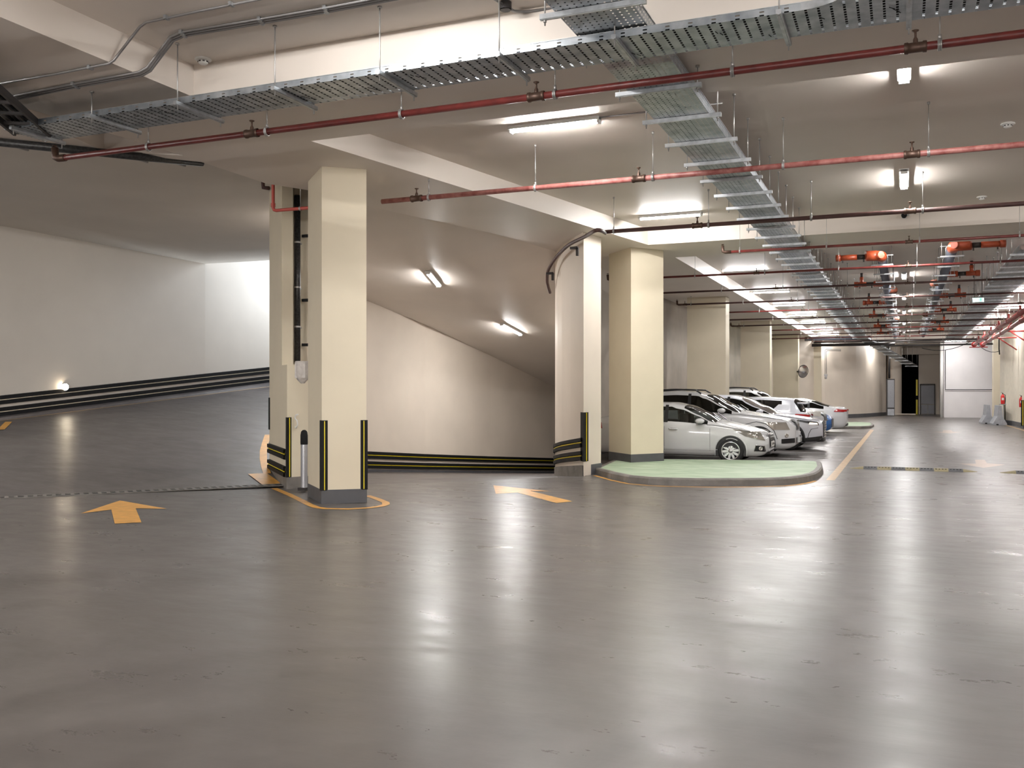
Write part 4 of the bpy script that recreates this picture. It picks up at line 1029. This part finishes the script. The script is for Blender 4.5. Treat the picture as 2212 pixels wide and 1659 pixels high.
o = MB().tube([(.12, 0, -.08), (.0, 0, -.06), (-.01, 0, .04), (.06, 0, .12)], .035, 10).bar((-.02, 0, .06), (-.14, 0, .1), .015, .01).build('drain_valve', 'brown_pipe'); o.location = q5; tag(o, 'small brown valve sticking out left of the stepped column', 'valve')
# faint painted figure on the stepped column
q6 = atd(640, 910, 15.86)
o = MB().tube([(.03, 0, .12), (-.02, 0, .1), (-.03, 0, .05), (.01, 0, .01), (.02, 0, -.06), (-.01, 0, -.11), (-.03, 0, -.09)], .012, 6).build('chalk_mark', 'white_plastic'); o.location = q6 + Vector((.02, -.02, 0)); tag(o, 'small pale painted squiggle on the stepped column', 'painted mark')

# ------------------------------------------------------------------ parked cars
def pw(L, s):
    if s <= L[0][0]: return L[0][1]
    for (a, x), (b, y) in zip(L, L[1:]):
        if s <= b:
            t = (s - a) / (b - a); t2 = t * t * (3 - 2 * t); t = t * .55 + t2 * .45
            return x + (y - x) * t
    return L[-1][1]
class Car:
    """s runs from the nose (0) to the tail (length), y to the side, z up"""
    def __init__(c, name_label, spec, paint, glass='dark_glass'):
        c.sp = spec; c.p = paint; c.gl = glass; c.label = name_label; c.L = spec['L']; c.W = spec['W'] / 2
    def top(c, s): return pw(c.sp['top'], s)
    def plan(c, s):
        nf, nr = c.sp.get('nose', .52), c.sp.get('tail', .45); k = 1.0
        if s < nf: k = 1 - c.sp.get('nk', .32) * (1 - s / nf) ** 2.6
        if c.L - s < nr: k = 1 - c.sp.get('tk', .22) * (1 - (c.L - s) / nr) ** 2.6
        return c.W * k
    def sec(c, s):
        w = c.plan(s); zt = c.top(s); zb = c.sp['clear'] + (.10 * max(0, 1 - s / .35) ** 2 + .12 * max(0, 1 - (c.L - s) / .4) ** 2)
        zs = min(pw(c.sp['belt'], s), zt - .035)
        dz = zt - zs; wr = w * .955 - c.sp.get('tumble', .5) * max(0, dz - .05); wr = max(wr, w * .55)
        sw = .16
        def te(q):
            ss = s - sw * q * q if s < c.L * .5 else s + .10 * q * q
            return min(c.top(max(0, min(c.L, ss))), zt)
        zr = max(te(1) - .05 * min(1, dz / .3), zs + .012)
        P = [(0, zb), (.80 * w, zb), (.95 * w, zb + .05), (.985 * w, zb + .20), (w, lerp(zb, zs, .60)), (.995 * w, zs - .13), (.975 * w, zs - .03), (.955 * w, zs)]
        k = 1.0
        P.append((lerp(.945 * w, wr, .10), lerp(zs, zr, .10))); P.append((lerp(.945 * w, wr, .88), lerp(zs, zr, .88)))
        P.append((wr, zr)); P.append((wr * .86, max(zr + .004, te(.8) - .018))); P.append((wr * .5, max(zr + .006, te(.45) - .006))); P.append((0, zt))
        e = min(s, c.L - s)
        if e < .14:
            k = .80 + .20 * math.sqrt(max(0, 1 - (1 - e / .14) ** 2)); zc = lerp(zb, zt, .5)
            P = [(y * (.5 + .5 * k), zc + (z - zc) * k) for y, z in P]
        return P
    def side(c, s, z):
        P = c.sec(s)[1:11]
        for (y0, z0), (y1, z1) in zip(P, P[1:]):
            if z0 <= z <= z1 and z1 > z0: return y0 + (y1 - y0) * (z - z0) / (z1 - z0)
        return P[0][0] if z < P[0][1] else P[-1][0]
    def front(c, y, z):
        for k in range(90):
            s = k * .008
            if c.side(s, z) >= abs(y) and c.top(s) > z - .01: return s
        return .7
    def rear(c, y, z):
        for k in range(90):
            s = c.L - k * .008
            if c.side(s, z) >= abs(y) and c.top(s) > z - .01: return s
        return c.L - .7
    def P(c, s, y, z): return Vector((-s, y, z))
    def side_patch(c, quad, off=.006, sgn=-1, n=8, m_=6):
        """quad: four (s,z) corners; follows the flank"""
        a, b, d, e = [Vector((q[0], q[1], 0)) for q in quad]; rows = []
        for i in range(n + 1):
            row = []
            for j in range(m_ + 1):
                p = lerp(lerp(a, b, i / n), lerp(e, d, i / n), j / m_); row.append(c.P(p.x - (off if p.x < .3 else 0), sgn * (c.side(p.x, p.y) + off), p.y))
            rows.append(row)
        return rows
    def end_patch(c, quad, off=.008, rear=False, n=8, m_=4):
        a, b, d, e = [Vector((q[0], q[1], 0)) for q in quad]; rows = []
        for i in range(n + 1):
            row = []
            for j in range(m_ + 1):
                p = lerp(lerp(a, b, i / n), lerp(e, d, i / n), j / m_)
                s = c.rear(p.x, p.y) + off if rear else c.front(p.x, p.y) - off
                row.append(c.P(s, p.x, p.y))
            rows.append(row)
        return rows
    def build(c, X, Y, nose=1, z=-.11):
        sp = c.sp
        t = thing('car', c.label, 'car', (X, Y, z), 0 if nose > 0 else PI, sp.get('group'))
        st = sorted(set([0, .02, .05, .09, .14, .2, .28, .37, .47, .58, .7] + [.7 + .1 * k for k in range(1, int((c.L - 1.3) * 10))] + [c.L - q for q in (.6, .48, .38, .28, .2, .14, .09, .05, .02, 0)]))
        st = [s for s in st if 0 <= s <= c.L]
        S = [c.sec(s) for s in st]; n = len(S[0])
        ws, we = sp['windshield']; rs, re_ = sp['rear_window']; g0, g1 = sp['side_glass']
        for bi in (0,):
            body = MB(); side_g = {-1: MB(), 1: MB()}; wind = MB(); rearw = MB()
            for sg in (-1, 1):
                for i in range(len(st) - 1):
                    mid = (st[i] + st[i + 1]) / 2
                    for j in range(n - 1):
                        q = [c.P(st[i], sg * S[i][j][0], S[i][j][1]), c.P(st[i + 1], sg * S[i + 1][j][0], S[i + 1][j][1]), c.P(st[i + 1], sg * S[i + 1][j + 1][0], S[i + 1][j + 1][1]), c.P(st[i], sg * S[i][j + 1][0], S[i][j + 1][1])]
                        tgt = body
                        h = S[i][9][1] - S[i][8][1]; h2 = S[i + 1][9][1] - S[i + 1][8][1]
                        if j == 8 and g0 < mid < g1 and min(h, h2) > .03: tgt = side_g[sg]
                        elif j >= 10 and ws < mid < we: tgt = wind
                        elif j >= 10 and rs < mid < re_: tgt = rearw
                        tgt.add(q, [(0, 1, 2, 3)], True)
            for k in (0, -1):
                P = [c.P(st[k], y, zz) for y, zz in S[k]] + [c.P(st[k], -y, zz) for y, zz in reversed(S[k][1:-1])]
                o = Vector((P[0].x, 0, (S[k][0][1] + S[k][-1][1]) / 2)); body.add([o] + P, [(0, i + 1, (i + 1) % len(P) + 1) for i in range(len(P))])
            body.build('body', c.p, t)
            [side_g[q_].build('side_windows', c.gl, t) for q_ in (-1, 1)]; wind.build('windshield', c.gl, t); rearw.build('rear_window', c.gl, t)
        # cabin floor and seats
        MB().box((-c.L * .55, 0, .55), (c.L * .55, c.W * 1.5, .5)).build('cabin', 'seat_dark', t)
        if c.gl == 'tinted_glass':
            for s_ in (c.L * .47, c.L * .67):
                for y in (-.36, .36):
                    MB().box((-s_, y, .95), (.14, .46, .45)).box((-s_ - .05, y, 1.22), (.09, .24, .17)).build('seat', 'seat_dark', t, .03)
        # pillars and door lines
        for sg in (-1, 1):
            for s_ in sp['pillars']:
                zs = min(pw(c.sp['belt'], s_), 9) + .02; zt = c.sec(s_)[10][1] - .01
                MB().grid(c.side_patch([(s_ - .05, zs), (s_ + .05, zs), (s_ + .04, zt), (s_ - .04, zt)], .006, sg)).build('window_pillar', 'car_black', t)
            for s_ in sp['doors']:
                MB().grid(c.side_patch([(s_, .3), (s_ + .007, .3), (s_ + .007 + sp.get('door_lean', 0), pw(sp['belt'], s_)), (s_ + sp.get('door_lean', 0), pw(sp['belt'], s_))], .003, sg)).build('door_gap', 'car_dark_trim', t)
            for s_ in sp.get('handles', ()):
                zz = pw(sp['belt'], s_) - .14
                MB().grid(c.side_patch([(s_ + .02, zz - .02), (s_ + .17, zz - .01), (s_ + .17, zz + .035), (s_ + .02, zz + .025)], .003, sg)).build('handle_recess', 'lamp_glass', t)
                MB().tube([c.P(q_, sg * (c.side(q_, zz + .01) + o_), zz + .005 + .03 * (q_ - s_)) for q_, o_ in ((s_, .005), (s_ + .03, .03), (s_ + .1, .036), (s_ + .18, .03), (s_ + .21, .005))], .015, 8).build('door_handle', c.p, t)
            MB().tube([c.P(s_, sg * (c.sec(s_)[7][0] + .002), c.sec(s_)[7][1] + .004) for s_ in [.30 + (sp['mirror'] - .45) * k / 8 for k in range(9)]], .005, 5).build('hood_gap', 'car_dark_trim', t)
            # sill crease
            MB().grid(c.side_patch([(1.15, .32), (c.L - 1.15, .32), (c.L - 1.15, .335), (1.15, .335)], .012, sg)).build('sill_strip', sp.get('cladding', c.p), t)
        # window surround
            if sp.get('rail'):
                r0, r1 = sp['rail']; pts = [c.P(r0, sg * (c.sec(r0)[10][0] - .03), c.sec(r0)[10][1] + .02)] + [c.P(s_, sg * (c.sec(s_)[10][0] - .03), c.sec(s_)[11][1] + .055) for s_ in [r0 + .15 + (r1 - r0 - .3) * k / 6 for k in range(7)]] + [c.P(r1, sg * (c.sec(r1)[10][0] - .03), c.sec(r1)[10][1] + .02)]
                MB().tube(pts, .022, 8).build('roof_rail', sp.get('rail_mat', 'car_black'), t)
            mx = sp['mirror']; zz = pw(sp['belt'], mx) + .06; y0 = c.side(mx, zz)
            mb = MB(); mb.lathe([(0, -.12), (.05, -.11), (.075, -.06), (.08, .03), (.065, .10), (0, .11)], (-mx, 0, zz + .03), 'Y', 14); mb.v = [((x + mx) * 1.35 - mx, y * 1.1 + sg * (y0 + .14), zz + .03 + (z_ - zz - .03) * .85) for x, y, z_ in mb.v]
            mb.build('mirror', c.p, t)
            MB().bar((-mx, sg * y0 * .97, zz - .05), (-mx - .02, sg * (y0 + .12), zz - .01), .12, .04).build('mirror_arm', 'car_black', t)
        # wheels
        R = sp['wheel_r']
        for wi, s_ in enumerate(sp['wheels']):
            for sg in (-1, 1):
                y = c.side(s_, R + .05); O = Vector((-s_, sg * (y - .10), R))
                arch = MB(); rr = R + .055
                pr = [(-rr * math.cos(a), rr * math.sin(a)) for a in [PI * k / 20 for k in range(21)]]; pr = [(-rr * 1.0, -.12)] + pr + [(rr * 1.0, -.12)]
                va = [Vector((-s_ + x, sg * (y - .3), R + zz)) for x, zz in pr]
                vb = [Vector((-s_ + x, sg * (max(c.side(s_ - x, max(R + zz, .3)), .2) + .004), R + zz)) for x, zz in pr]
                m = len(pr); arch.add(va + vb, [(i, i + 1, m + i + 1, m + i) for i in range(m - 1)])
                cvi = Vector((-s_, sg * (y + .004), R)); arch.add([cvi] + vb, [(0, i + 1, i + 2) for i in range(m - 1)])
                arch.build('wheel_arch', 'car_dark_trim', t)
                lip = [Vector((-s_ + x * 1.02, sg * (c.side(s_ - x, max(R + zz, .3)) + .002), R + zz * 1.02)) for x, zz in pr]
                MB().tube(lip, .016 if not sp.get('cladding') else .04, 6).build('arch_lip', sp.get('cladding') or c.p, t)
                w = thing('wheel', 'x', 'x', O); del w['label']; del w['category']; w.parent = t
                yo = .115 * sg
                MB().lathe([(R * .66, -.10 * sg), (R * .92, -.105 * sg), (R, -.08 * sg), (R, .085 * sg), (R * .93, yo), (R * .72, yo * 1.05), (R * .66, .10 * sg)], (0, 0, 0), 'Y', 36).build('tyre', 'tyre', w)
                rim = MB(); rim.lathe([(R * .68, .105 * sg), (R * .66, .115 * sg), (R * .62, .112 * sg), (R * .60, .06 * sg), (R * .3, .03 * sg), (0, .03 * sg)], (0, 0, 0), 'Y', 36)
                rim.build('rim_well', 'car_dark_trim' , w)
                sk = MB(); sk.lathe([(R * .72, .108 * sg), (R * .71, .124 * sg), (R * .63, .12 * sg), (R * .62, .09 * sg)], (0, 0, 0), 'Y', 36)
                ns = sp.get('spokes', 10)
                for k in range(ns):
                    a = 2 * PI * k / ns + .1
                    for (r0, r1, w0, w1) in ((R * .15, R * .40, .016, .030), (R * .40, R * .64, .030, .026)):
                        d = Vector((math.cos(a), 0, math.sin(a))); q = Vector((-math.sin(a), 0, math.cos(a)))
                        yy = Vector((0, .108 * sg, 0)); yi = Vector((0, .08 * sg, 0))
                        vs = [d * r0 - q * w0 + yy, d * r0 + q * w0 + yy, d * r1 + q * w1 + yy, d * r1 - q * w1 + yy, d * r0 - q * w0 + yi, d * r0 + q * w0 + yi, d * r1 + q * w1 + yi, d * r1 - q * w1 + yi]
                        sk.add(vs, [(0, 1, 2, 3), (0, 4, 5, 1), (1, 5, 6, 2), (2, 6, 7, 3), (3, 7, 4, 0)])
                sk.lathe([(0, .118 * sg), (R * .17, .115 * sg), (R * .2, .09 * sg)], (0, 0, 0), 'Y', 20)
                sk.build('spokes', 'rim_silver', w)
        for (nm, m_, kind, quad, extra) in sp['patches']:
            mats_ = m_
            if kind == 'side':
                for sg in (-1, 1):
                    MB().grid(c.side_patch(quad, extra, sg)).build(nm, mats_, t)
            elif kind == 'front': MB().grid(c.end_patch(quad, extra)).build(nm, mats_, t)
            elif kind == 'rear': MB().grid(c.end_patch(quad, extra, True)).build(nm, mats_, t)
        if sp.get('custom'): sp['custom'](c, t)
        return t
def wipers(c, t, s):
    for y in (-.35, .25): MB().bar((-s, y, c.top(s) + .012), (-s - .28, y + .35, c.top(s + .28) + .01), .02, .015).build('wiper', 'car_black', t)

# --- nearest sedan
def sedan_custom(c, t):
    wipers(c, t, 1.13)
    for k, z in enumerate((.50, .56, .62, .68)):
        w_ = .36 - abs(k - 2) * .03
        MB().grid(c.end_patch([(-w_, z), (w_, z), (w_, z + .022), (-w_, z + .022)], .022)).build('grille_bar', 'chrome', t)
    rows = [[c.P(c.front(0, .66) - .034, math.cos(a) * .075 * k, .66 + math.sin(a) * .04 * k) for a in [2 * PI * i / 20 for i in range(21)]] for k in (1, .72)]
    MB().grid(rows, False).build('badge', 'chrome', t)
    for sg in (-1, 1):
        p = c.P(.16, sg * (c.side(.16, .37) + .014), .37); R = Vector((.55, sg * .83, 0)).to_track_quat('Z', 'Y').to_matrix().to_4x4()
        MB().lathe([(.05, -.02), (.05, .012), (.035, .016), (.03, .004), (0, .01)], p, seg=18, mat4=R).build('fog_lamp', 'chrome', t)
        MB().tube([c.P(s, sg * (c.side(s, z) + .012), z) for s, z in ((.08, .30), (.30, .31), (.27, .45), (.08, .43), (.08, .30))], .010, 6).build('fog_surround', 'chrome', t)
        # projector inside the head lamp
        p = c.P(.26, sg * (c.side(.26, .655) + .010), .655)
        MB().lathe([(.055, -.01), (.05, .012), (.03, .0), (0, .012)], p, seg=16, mat4=Vector((.35, sg * .93, 0.1)).to_track_quat('Z', 'Y').to_matrix().to_4x4()).build('lamp_projector', 'chrome', t)
    # licence plate, letters left blank at this size
    MB().box((-c.front(0, .5) + .03, 0, .46), (.015, .48, .12)).build('licence_plate', 'plate_white', t)
    MB().box((-c.front(0, .5) + .040, -.12, .46), (.004, .10, .06)).box((-c.front(0, .5) + .040, .08, .46), (.004, .18, .05)).build('plate_digits', 'car_black', t)
sedan = dict(L=4.42, W=1.73, clear=.17, wheel_r=.31, wheels=(.84, 3.44), spokes=10, nose=.60, nk=.36,
    top=[(0, .66), (.05, .72), (.25, .80), (.6, .90), (.95, .98), (1.14, 1.02), (1.5, 1.21), (1.9, 1.385), (2.3, 1.455), (2.7, 1.46), (3.1, 1.42), (3.5, 1.30), (3.85, 1.13), (4.1, 1.09), (4.35, 1.05), (4.42, .95)],
    belt=[(0, .60), (.3, .74), (.8, .85), (1.3, .915), (2.2, .945), (3.4, .99), (4.42, .93)],
    windshield=(1.16, 1.98), rear_window=(3.16, 3.84), side_glass=(1.36, 3.55), pillars=(2.42, 3.2), doors=(1.33, 2.44, 3.35), handles=(2.12, 3.1), mirror=1.56, door_lean=-.0,
    patches=[('head_lamp', 'lamp_glass', 'side', [(.07, .555), (.50, .66), (.80, .83), (.18, .765)], .008),
             ('grille', 'car_black', 'front', [(-.34, .36), (.34, .36), (.44, .73), (-.44, .73)], .010),
             ('lower_grille', 'car_black', 'front', [(-.55, .225), (.55, .225), (.50, .285), (-.50, .285)], .012),
             ('fog_panel', 'car_black', 'side', [(.06, .30), (.30, .31), (.27, .45), (.08, .43)], .006),
             ('tail_lamp', 'tail_red', 'side', [(4.02, .80), (4.34, .80), (4.36, .93), (4.05, .95)], .006)],
    custom=sedan_custom)
Car('white sedan nearest the green island, silver hubcaps and slanted head lamp', sedan, 'car_white', 'tinted_glass').build(-2.97, 23.5)

# --- tall SUV
def suv_custom(c, t):
    wipers(c, t, 1.32)
    for sg in (-1, 1):
        for dy in (0,):
            rows = [[c.P(c.front(.14, .86) - .028 * k, sg * .15 + math.cos(a) * .125 * k2, .84 + math.sin(a) * .15 * k2) for a in [2 * PI * i / 24 for i in range(25)]] for k, k2 in ((1, 1.0), (1.2, .85))]
            MB().grid(rows, False).build('grille_frame', 'chrome', t)
        p = c.P(.20, sg * (c.side(.2, .57) + .006), .57)
        MB().lathe([(.055, -.01), (.05, .012), (.035, .002), (0, .004)], p, seg=18, mat4=Vector((.5, sg * .86, 0)).to_track_quat('Z', 'Y').to_matrix().to_4x4()).build('fog_lamp', 'lamp_glass', t)
        MB().tube([c.P(s, sg * (c.side(s, z) + .004), z) for s, z in ((1.5, .42), (1.42, .66), (1.22, .86), (.95, .93), (.72, .88), (.50, .70), (.42, .48))], .008, 5).build('fender_crease', 'car_dark_trim', t)
    MB().box((.045, .05, .44), (.06, .52, .13)).box((.02, .2, .60), (.06, .16, .1)).build('bumper_block', 'car_white', t)
suv = dict(L=4.85, W=1.93, clear=.20, wheel_r=.38, wheels=(.90, 3.83), spokes=10, nose=.75, nk=.40, tumble=.42,
    top=[(0, .84), (.06, .92), (.3, 1.01), (.8, 1.11), (1.3, 1.19), (1.7, 1.38), (2.2, 1.64), (2.6, 1.72), (3.2, 1.74), (4.0, 1.70), (4.4, 1.62), (4.7, 1.2), (4.85, 1.0)],
    belt=[(0, .82), (.3, .98), (.9, 1.06), (1.4, 1.11), (3, 1.16), (4.85, 1.15)],
    windshield=(1.36, 2.3), rear_window=(4.3, 4.72), side_glass=(1.6, 4.3), pillars=(2.75, 3.7), doors=(1.6, 2.78, 3.75), handles=(2.4, 3.4), mirror=1.85, rail=(2.45, 4.4),
    patches=[('head_lamp', 'lamp_glass', 'side', [(.13, .72), (.52, .72), (.74, .92), (.22, .92)], .008),
             ('grille', 'car_black', 'front', [(-.28, .70), (.28, .70), (.28, .97), (-.28, .97)], .016),
             ('bumper_opening', 'car_black', 'side', [(.02, .38), (.32, .36), (.32, .48), (.02, .50)], .008),
             ('lower_grille', 'car_black', 'front', [(-.6, .36), (.6, .36), (.6, .50), (-.6, .50)], .010),
             ('tail_lamp', 'tail_red', 'side', [(4.5, .95), (4.8, .95), (4.8, 1.1), (4.5, 1.12)], .006)],
    custom=suv_custom)
Car('tall white SUV with black roof rail and dark windows, second car from the island', suv, 'car_white').build(-2.63, 26.2)

# --- sporty crossover with lit head lamp
def lux_custom(c, t):
    for k in range(7):
        z = .38 + k * .075; w_ = .30 + abs(k - 3) * .035
        MB().grid(c.end_patch([(-w_, z), (w_, z), (w_, z + .02), (-w_, z + .02)], .028)).build('grille_bar', 'chrome', t)
    for sg in (-1, 1):
        MB().grid(c.side_patch([(.14, .755), (.36, .77), (.34, .82), (.16, .80)], .014, sg)).build('lamp_element', 'headlamp_glow', t)
        MB().tube([c.P(s, sg * (c.side(s, z) + .004), z) for s, z in ((.12, .66), (.30, .62), (.36, .50), (.40, .36))], .008, 5).build('bumper_crease', 'car_dark_trim', t)
lux = dict(L=4.6, W=1.87, clear=.20, wheel_r=.36, wheels=(.92, 3.6), spokes=10, nose=.7, nk=.42, tumble=.46, cladding='car_dark_trim',
    top=[(0, .80), (.05, .86), (.3, .93), (.8, 1.0), (1.25, 1.08), (1.7, 1.30), (2.2, 1.53), (2.6, 1.62), (3.1, 1.63), (3.8, 1.54), (4.3, 1.25), (4.5, 1.05), (4.6, .9)],
    belt=[(0, .74), (.3, .88), (.9, .96), (1.4, 1.02), (3, 1.08), (4.6, 1.08)],
    windshield=(1.28, 2.3), rear_window=(3.8, 4.35), side_glass=(1.5, 4.0), pillars=(2.7, 3.5), doors=(1.55, 2.75, 3.6), mirror=1.75,
    patches=[('head_lamp', 'car_black', 'side', [(.10, .73), (.72, .86), (.66, .90), (.14, .83)], .008),
             ('grille', 'car_black', 'front', [(-.36, .34), (.36, .34), (.40, .86), (-.40, .86)], .016),
             ('lower_trim', 'car_dark_trim', 'side', [(.02, .26), (.9, .24), (.5, .36), (.02, .42)], .010),
             ('lower_trim', 'car_dark_trim', 'front', [(-.8, .24), (.8, .24), (.7, .38), (-.7, .38)], .012)],
    custom=lux_custom)
Car('pearl white crossover with lit head lamp and tall barred grille, third from the island', lux, 'car_pearl').build(-2.2, 29.5)

# --- small crossover parked nose in, with roof spoiler
def spoil_custom(c, t):
    s = 4.02; mb = MB(); z = c.top(s)
    vs = [(-s + .35, -.55, z + .02), (-s + .35, .55, z + .02), (-s - .28, .5, z - .005), (-s - .28, -.5, z - .005), (-s + .3, -.52, z - .03), (-s + .3, .52, z - .03), (-s - .2, .5, z - .05), (-s - .2, -.5, z - .05)]
    mb.add([Vector(v) for v in vs], [(0, 1, 2, 3), (4, 7, 6, 5), (0, 3, 7, 4), (1, 5, 6, 2), (2, 6, 7, 3)]).build('roof_spoiler', 'car_pearl', t)
    for sg in (-1, 1): MB().grid(c.side_patch([(3.7, 1.02), (3.15, 1.06), (3.4, 1.30), (3.75, 1.30)], .012, sg)).build('rear_quarter_panel', 'car_pearl', t)
spoil = dict(L=4.36, W=1.79, clear=.19, wheel_r=.34, wheels=(.88, 3.5), spokes=5, tumble=.44, tail=.6, tk=.3,
    top=[(0, .75), (.05, .82), (.5, .95), (1.0, 1.04), (1.4, 1.22), (1.9, 1.45), (2.3, 1.54), (2.9, 1.555), (3.6, 1.52), (3.95, 1.46), (4.05, 1.32), (4.2, 1.08), (4.36, .95)],
    belt=[(0, .7), (.4, .85), (1.2, .98), (3, 1.05), (4.36, 1.04)],
    windshield=(1.05, 1.95), rear_window=(3.92, 4.2), side_glass=(1.3, 3.5), pillars=(2.4,), doors=(1.4, 2.4, 3.3), mirror=1.55,
    patches=[('tail_lamp', 'tail_red', 'side', [(3.85, .90), (4.25, .91), (4.28, .98), (3.95, 1.0)], .012),
             ('tail_lamp', 'tail_red', 'rear', [(-.8, .90), (-.5, .90), (-.5, .97), (-.8, .97)], .012), ('tail_lamp', 'tail_red', 'rear', [(.5, .90), (.8, .90), (.8, .97), (.5, .97)], .012),
             ('rear_bumper', 'car_dark_trim', 'rear', [(-.75, .3), (.75, .3), (.7, .45), (-.7, .45)], .01)], custom=spoil_custom)
Car('white car parked nose in with a roof spoiler and red tail lamp', spoil, 'car_pearl').build(-2.82 - 4.36, 32.4, -1)

# --- larger SUV, only roof, head lamp and grille show
suv2 = dict(suv); suv2.update(custom=None, rail_mat='car_black', L=4.9, patches=[('head_lamp', 'lamp_clear', 'side', [(.10, .84), (.60, .88), (.58, 1.02), (.12, 1.0)], .012), ('grille', 'car_black', 'front', [(-.5, .66), (.5, .66), (.5, .98), (-.5, .98)], .02),
    ('lower_grille', 'car_black', 'front', [(-.6, .36), (.6, .36), (.6, .50), (-.6, .50)], .010)])
suv2['top'] = [(s, z + .09 * min(1, max(0, (s - 1.2))) + .0) for s, z in suv['top']]
mat('lamp_clear', (.75, .73, .68), .1, metal=.3, coat=1)
Car('white SUV with dark roof rail half hidden behind the car with the roof spoiler', suv2, 'car_white').build(-2.62, 35.6)
# --- blue hatchback
blue = dict(sedan); blue.update(custom=None, L=4.1, W=1.75, patches=[('head_lamp', 'lamp_glass', 'side', [(.12, .60), (.55, .70), (.55, .78), (.20, .74)], .008), ('grille', 'car_black', 'front', [(-.5, .34), (.5, .34), (.42, .66), (-.42, .66)], .012)],
    top=[(0, .70), (.05, .76), (.3, .86), (.8, .97), (1.0, 1.02), (1.4, 1.24), (1.8, 1.43), (2.3, 1.51), (3.0, 1.50), (3.6, 1.42), (3.95, 1.1), (4.1, .95)], rear_window=(3.5, 3.95), side_glass=(1.25, 3.5), wheels=(.8, 3.3))
Car('blue car whose nose pokes out beyond the white SUV', blue, 'car_blue').build(-2.58, 38.7)
# --- farthest sedan, parked nose in
last = dict(sedan); last.update(custom=None, L=4.7, W=1.82, tail=.75, tk=.34, rear_window=(3.3, 4.0), side_glass=(1.4, 3.8), wheels=(.9, 3.65),
    top=[(0, .66), (.05, .72), (.25, .80), (.6, .88), (1.1, .98), (1.6, 1.2), (2.0, 1.37), (2.4, 1.44), (2.9, 1.44), (3.4, 1.34), (3.9, 1.16), (4.2, 1.08), (4.55, 1.08), (4.66, 1.02), (4.7, .95)],
    patches=[('tail_lamp', 'tail_red', 'side', [(4.2, .88), (4.6, .86), (4.62, .95), (4.3, 1.0)], .012), ('tail_lamp', 'tail_red', 'rear', [(-.85, .87), (-.45, .88), (-.45, .96), (-.85, .97)], .012), ('tail_lamp', 'tail_red', 'rear', [(.45, .88), (.85, .87), (.85, .97), (.45, .96)], .012),
             ('lower_bumper', 'car_dark_trim', 'rear', [(-.6, .28), (.6, .28), (.6, .38), (-.6, .38)], .01)])
Car('farthest white sedan, parked nose in with red tail lamp towards the aisle', last, 'car_white').build(-2.2 - 4.7, 42.0, -1)


# ------------------------------------------------------------------ light from outside and camera
L = bpy.data.lights.new('daylight', 'AREA'); L.energy = 600; L.color = (.86, .93, 1.0); L.shape = 'RECTANGLE'; L.size = 5; L.size_y = 3
lo = bpy.data.objects.new('daylight', L); COL.objects.link(lo)
pL = atd(720, 560, 31.0); lo.location = (pL.x, pL.y, 6.2); tgt = atd(300, 700, 25.0); lo.rotation_euler = (lo.location - tgt).to_track_quat('Z', 'Y').to_euler()
wd = bpy.data.worlds.new('world'); scn.world = wd; wd.use_nodes = True
wd.node_tree.nodes['Background'].inputs[0].default_value = (.75, .85, 1, 1); wd.node_tree.nodes['Background'].inputs[1].default_value = .0
cam = bpy.data.cameras.new('camera'); cam.sensor_width = 36; cam.lens = F_PX / 2212 * 36; cam.shift_y = (HZ - 829.5) / 2212; cam.clip_start = .05; cam.clip_end = 300
co = bpy.data.objects.new('camera', cam); COL.objects.link(co); co.location = (0, 0, CAMZ); co.rotation_euler = (PI / 2, 0, TH); scn.camera = co
scn.view_settings.view_transform = 'Standard'; scn.view_settings.look = 'None'; scn.view_settings.gamma = 1.0; scn.view_settings.use_curve_mapping = False
scn.view_settings.exposure = 0.34
scn.cycles.max_bounces = 6; scn.cycles.adaptive_threshold = .08; scn.cycles.diffuse_bounces = 4; scn.cycles.glossy_bounces = 3; scn.cycles.transparent_max_bounces = 8
scn.cycles.use_denoising = True; scn.cycles.caustics_reflective = True; scn.cycles.blur_glossy = 1.0; scn.cycles.caustics_refractive = False
scn.cycles.sample_clamp_indirect = 6
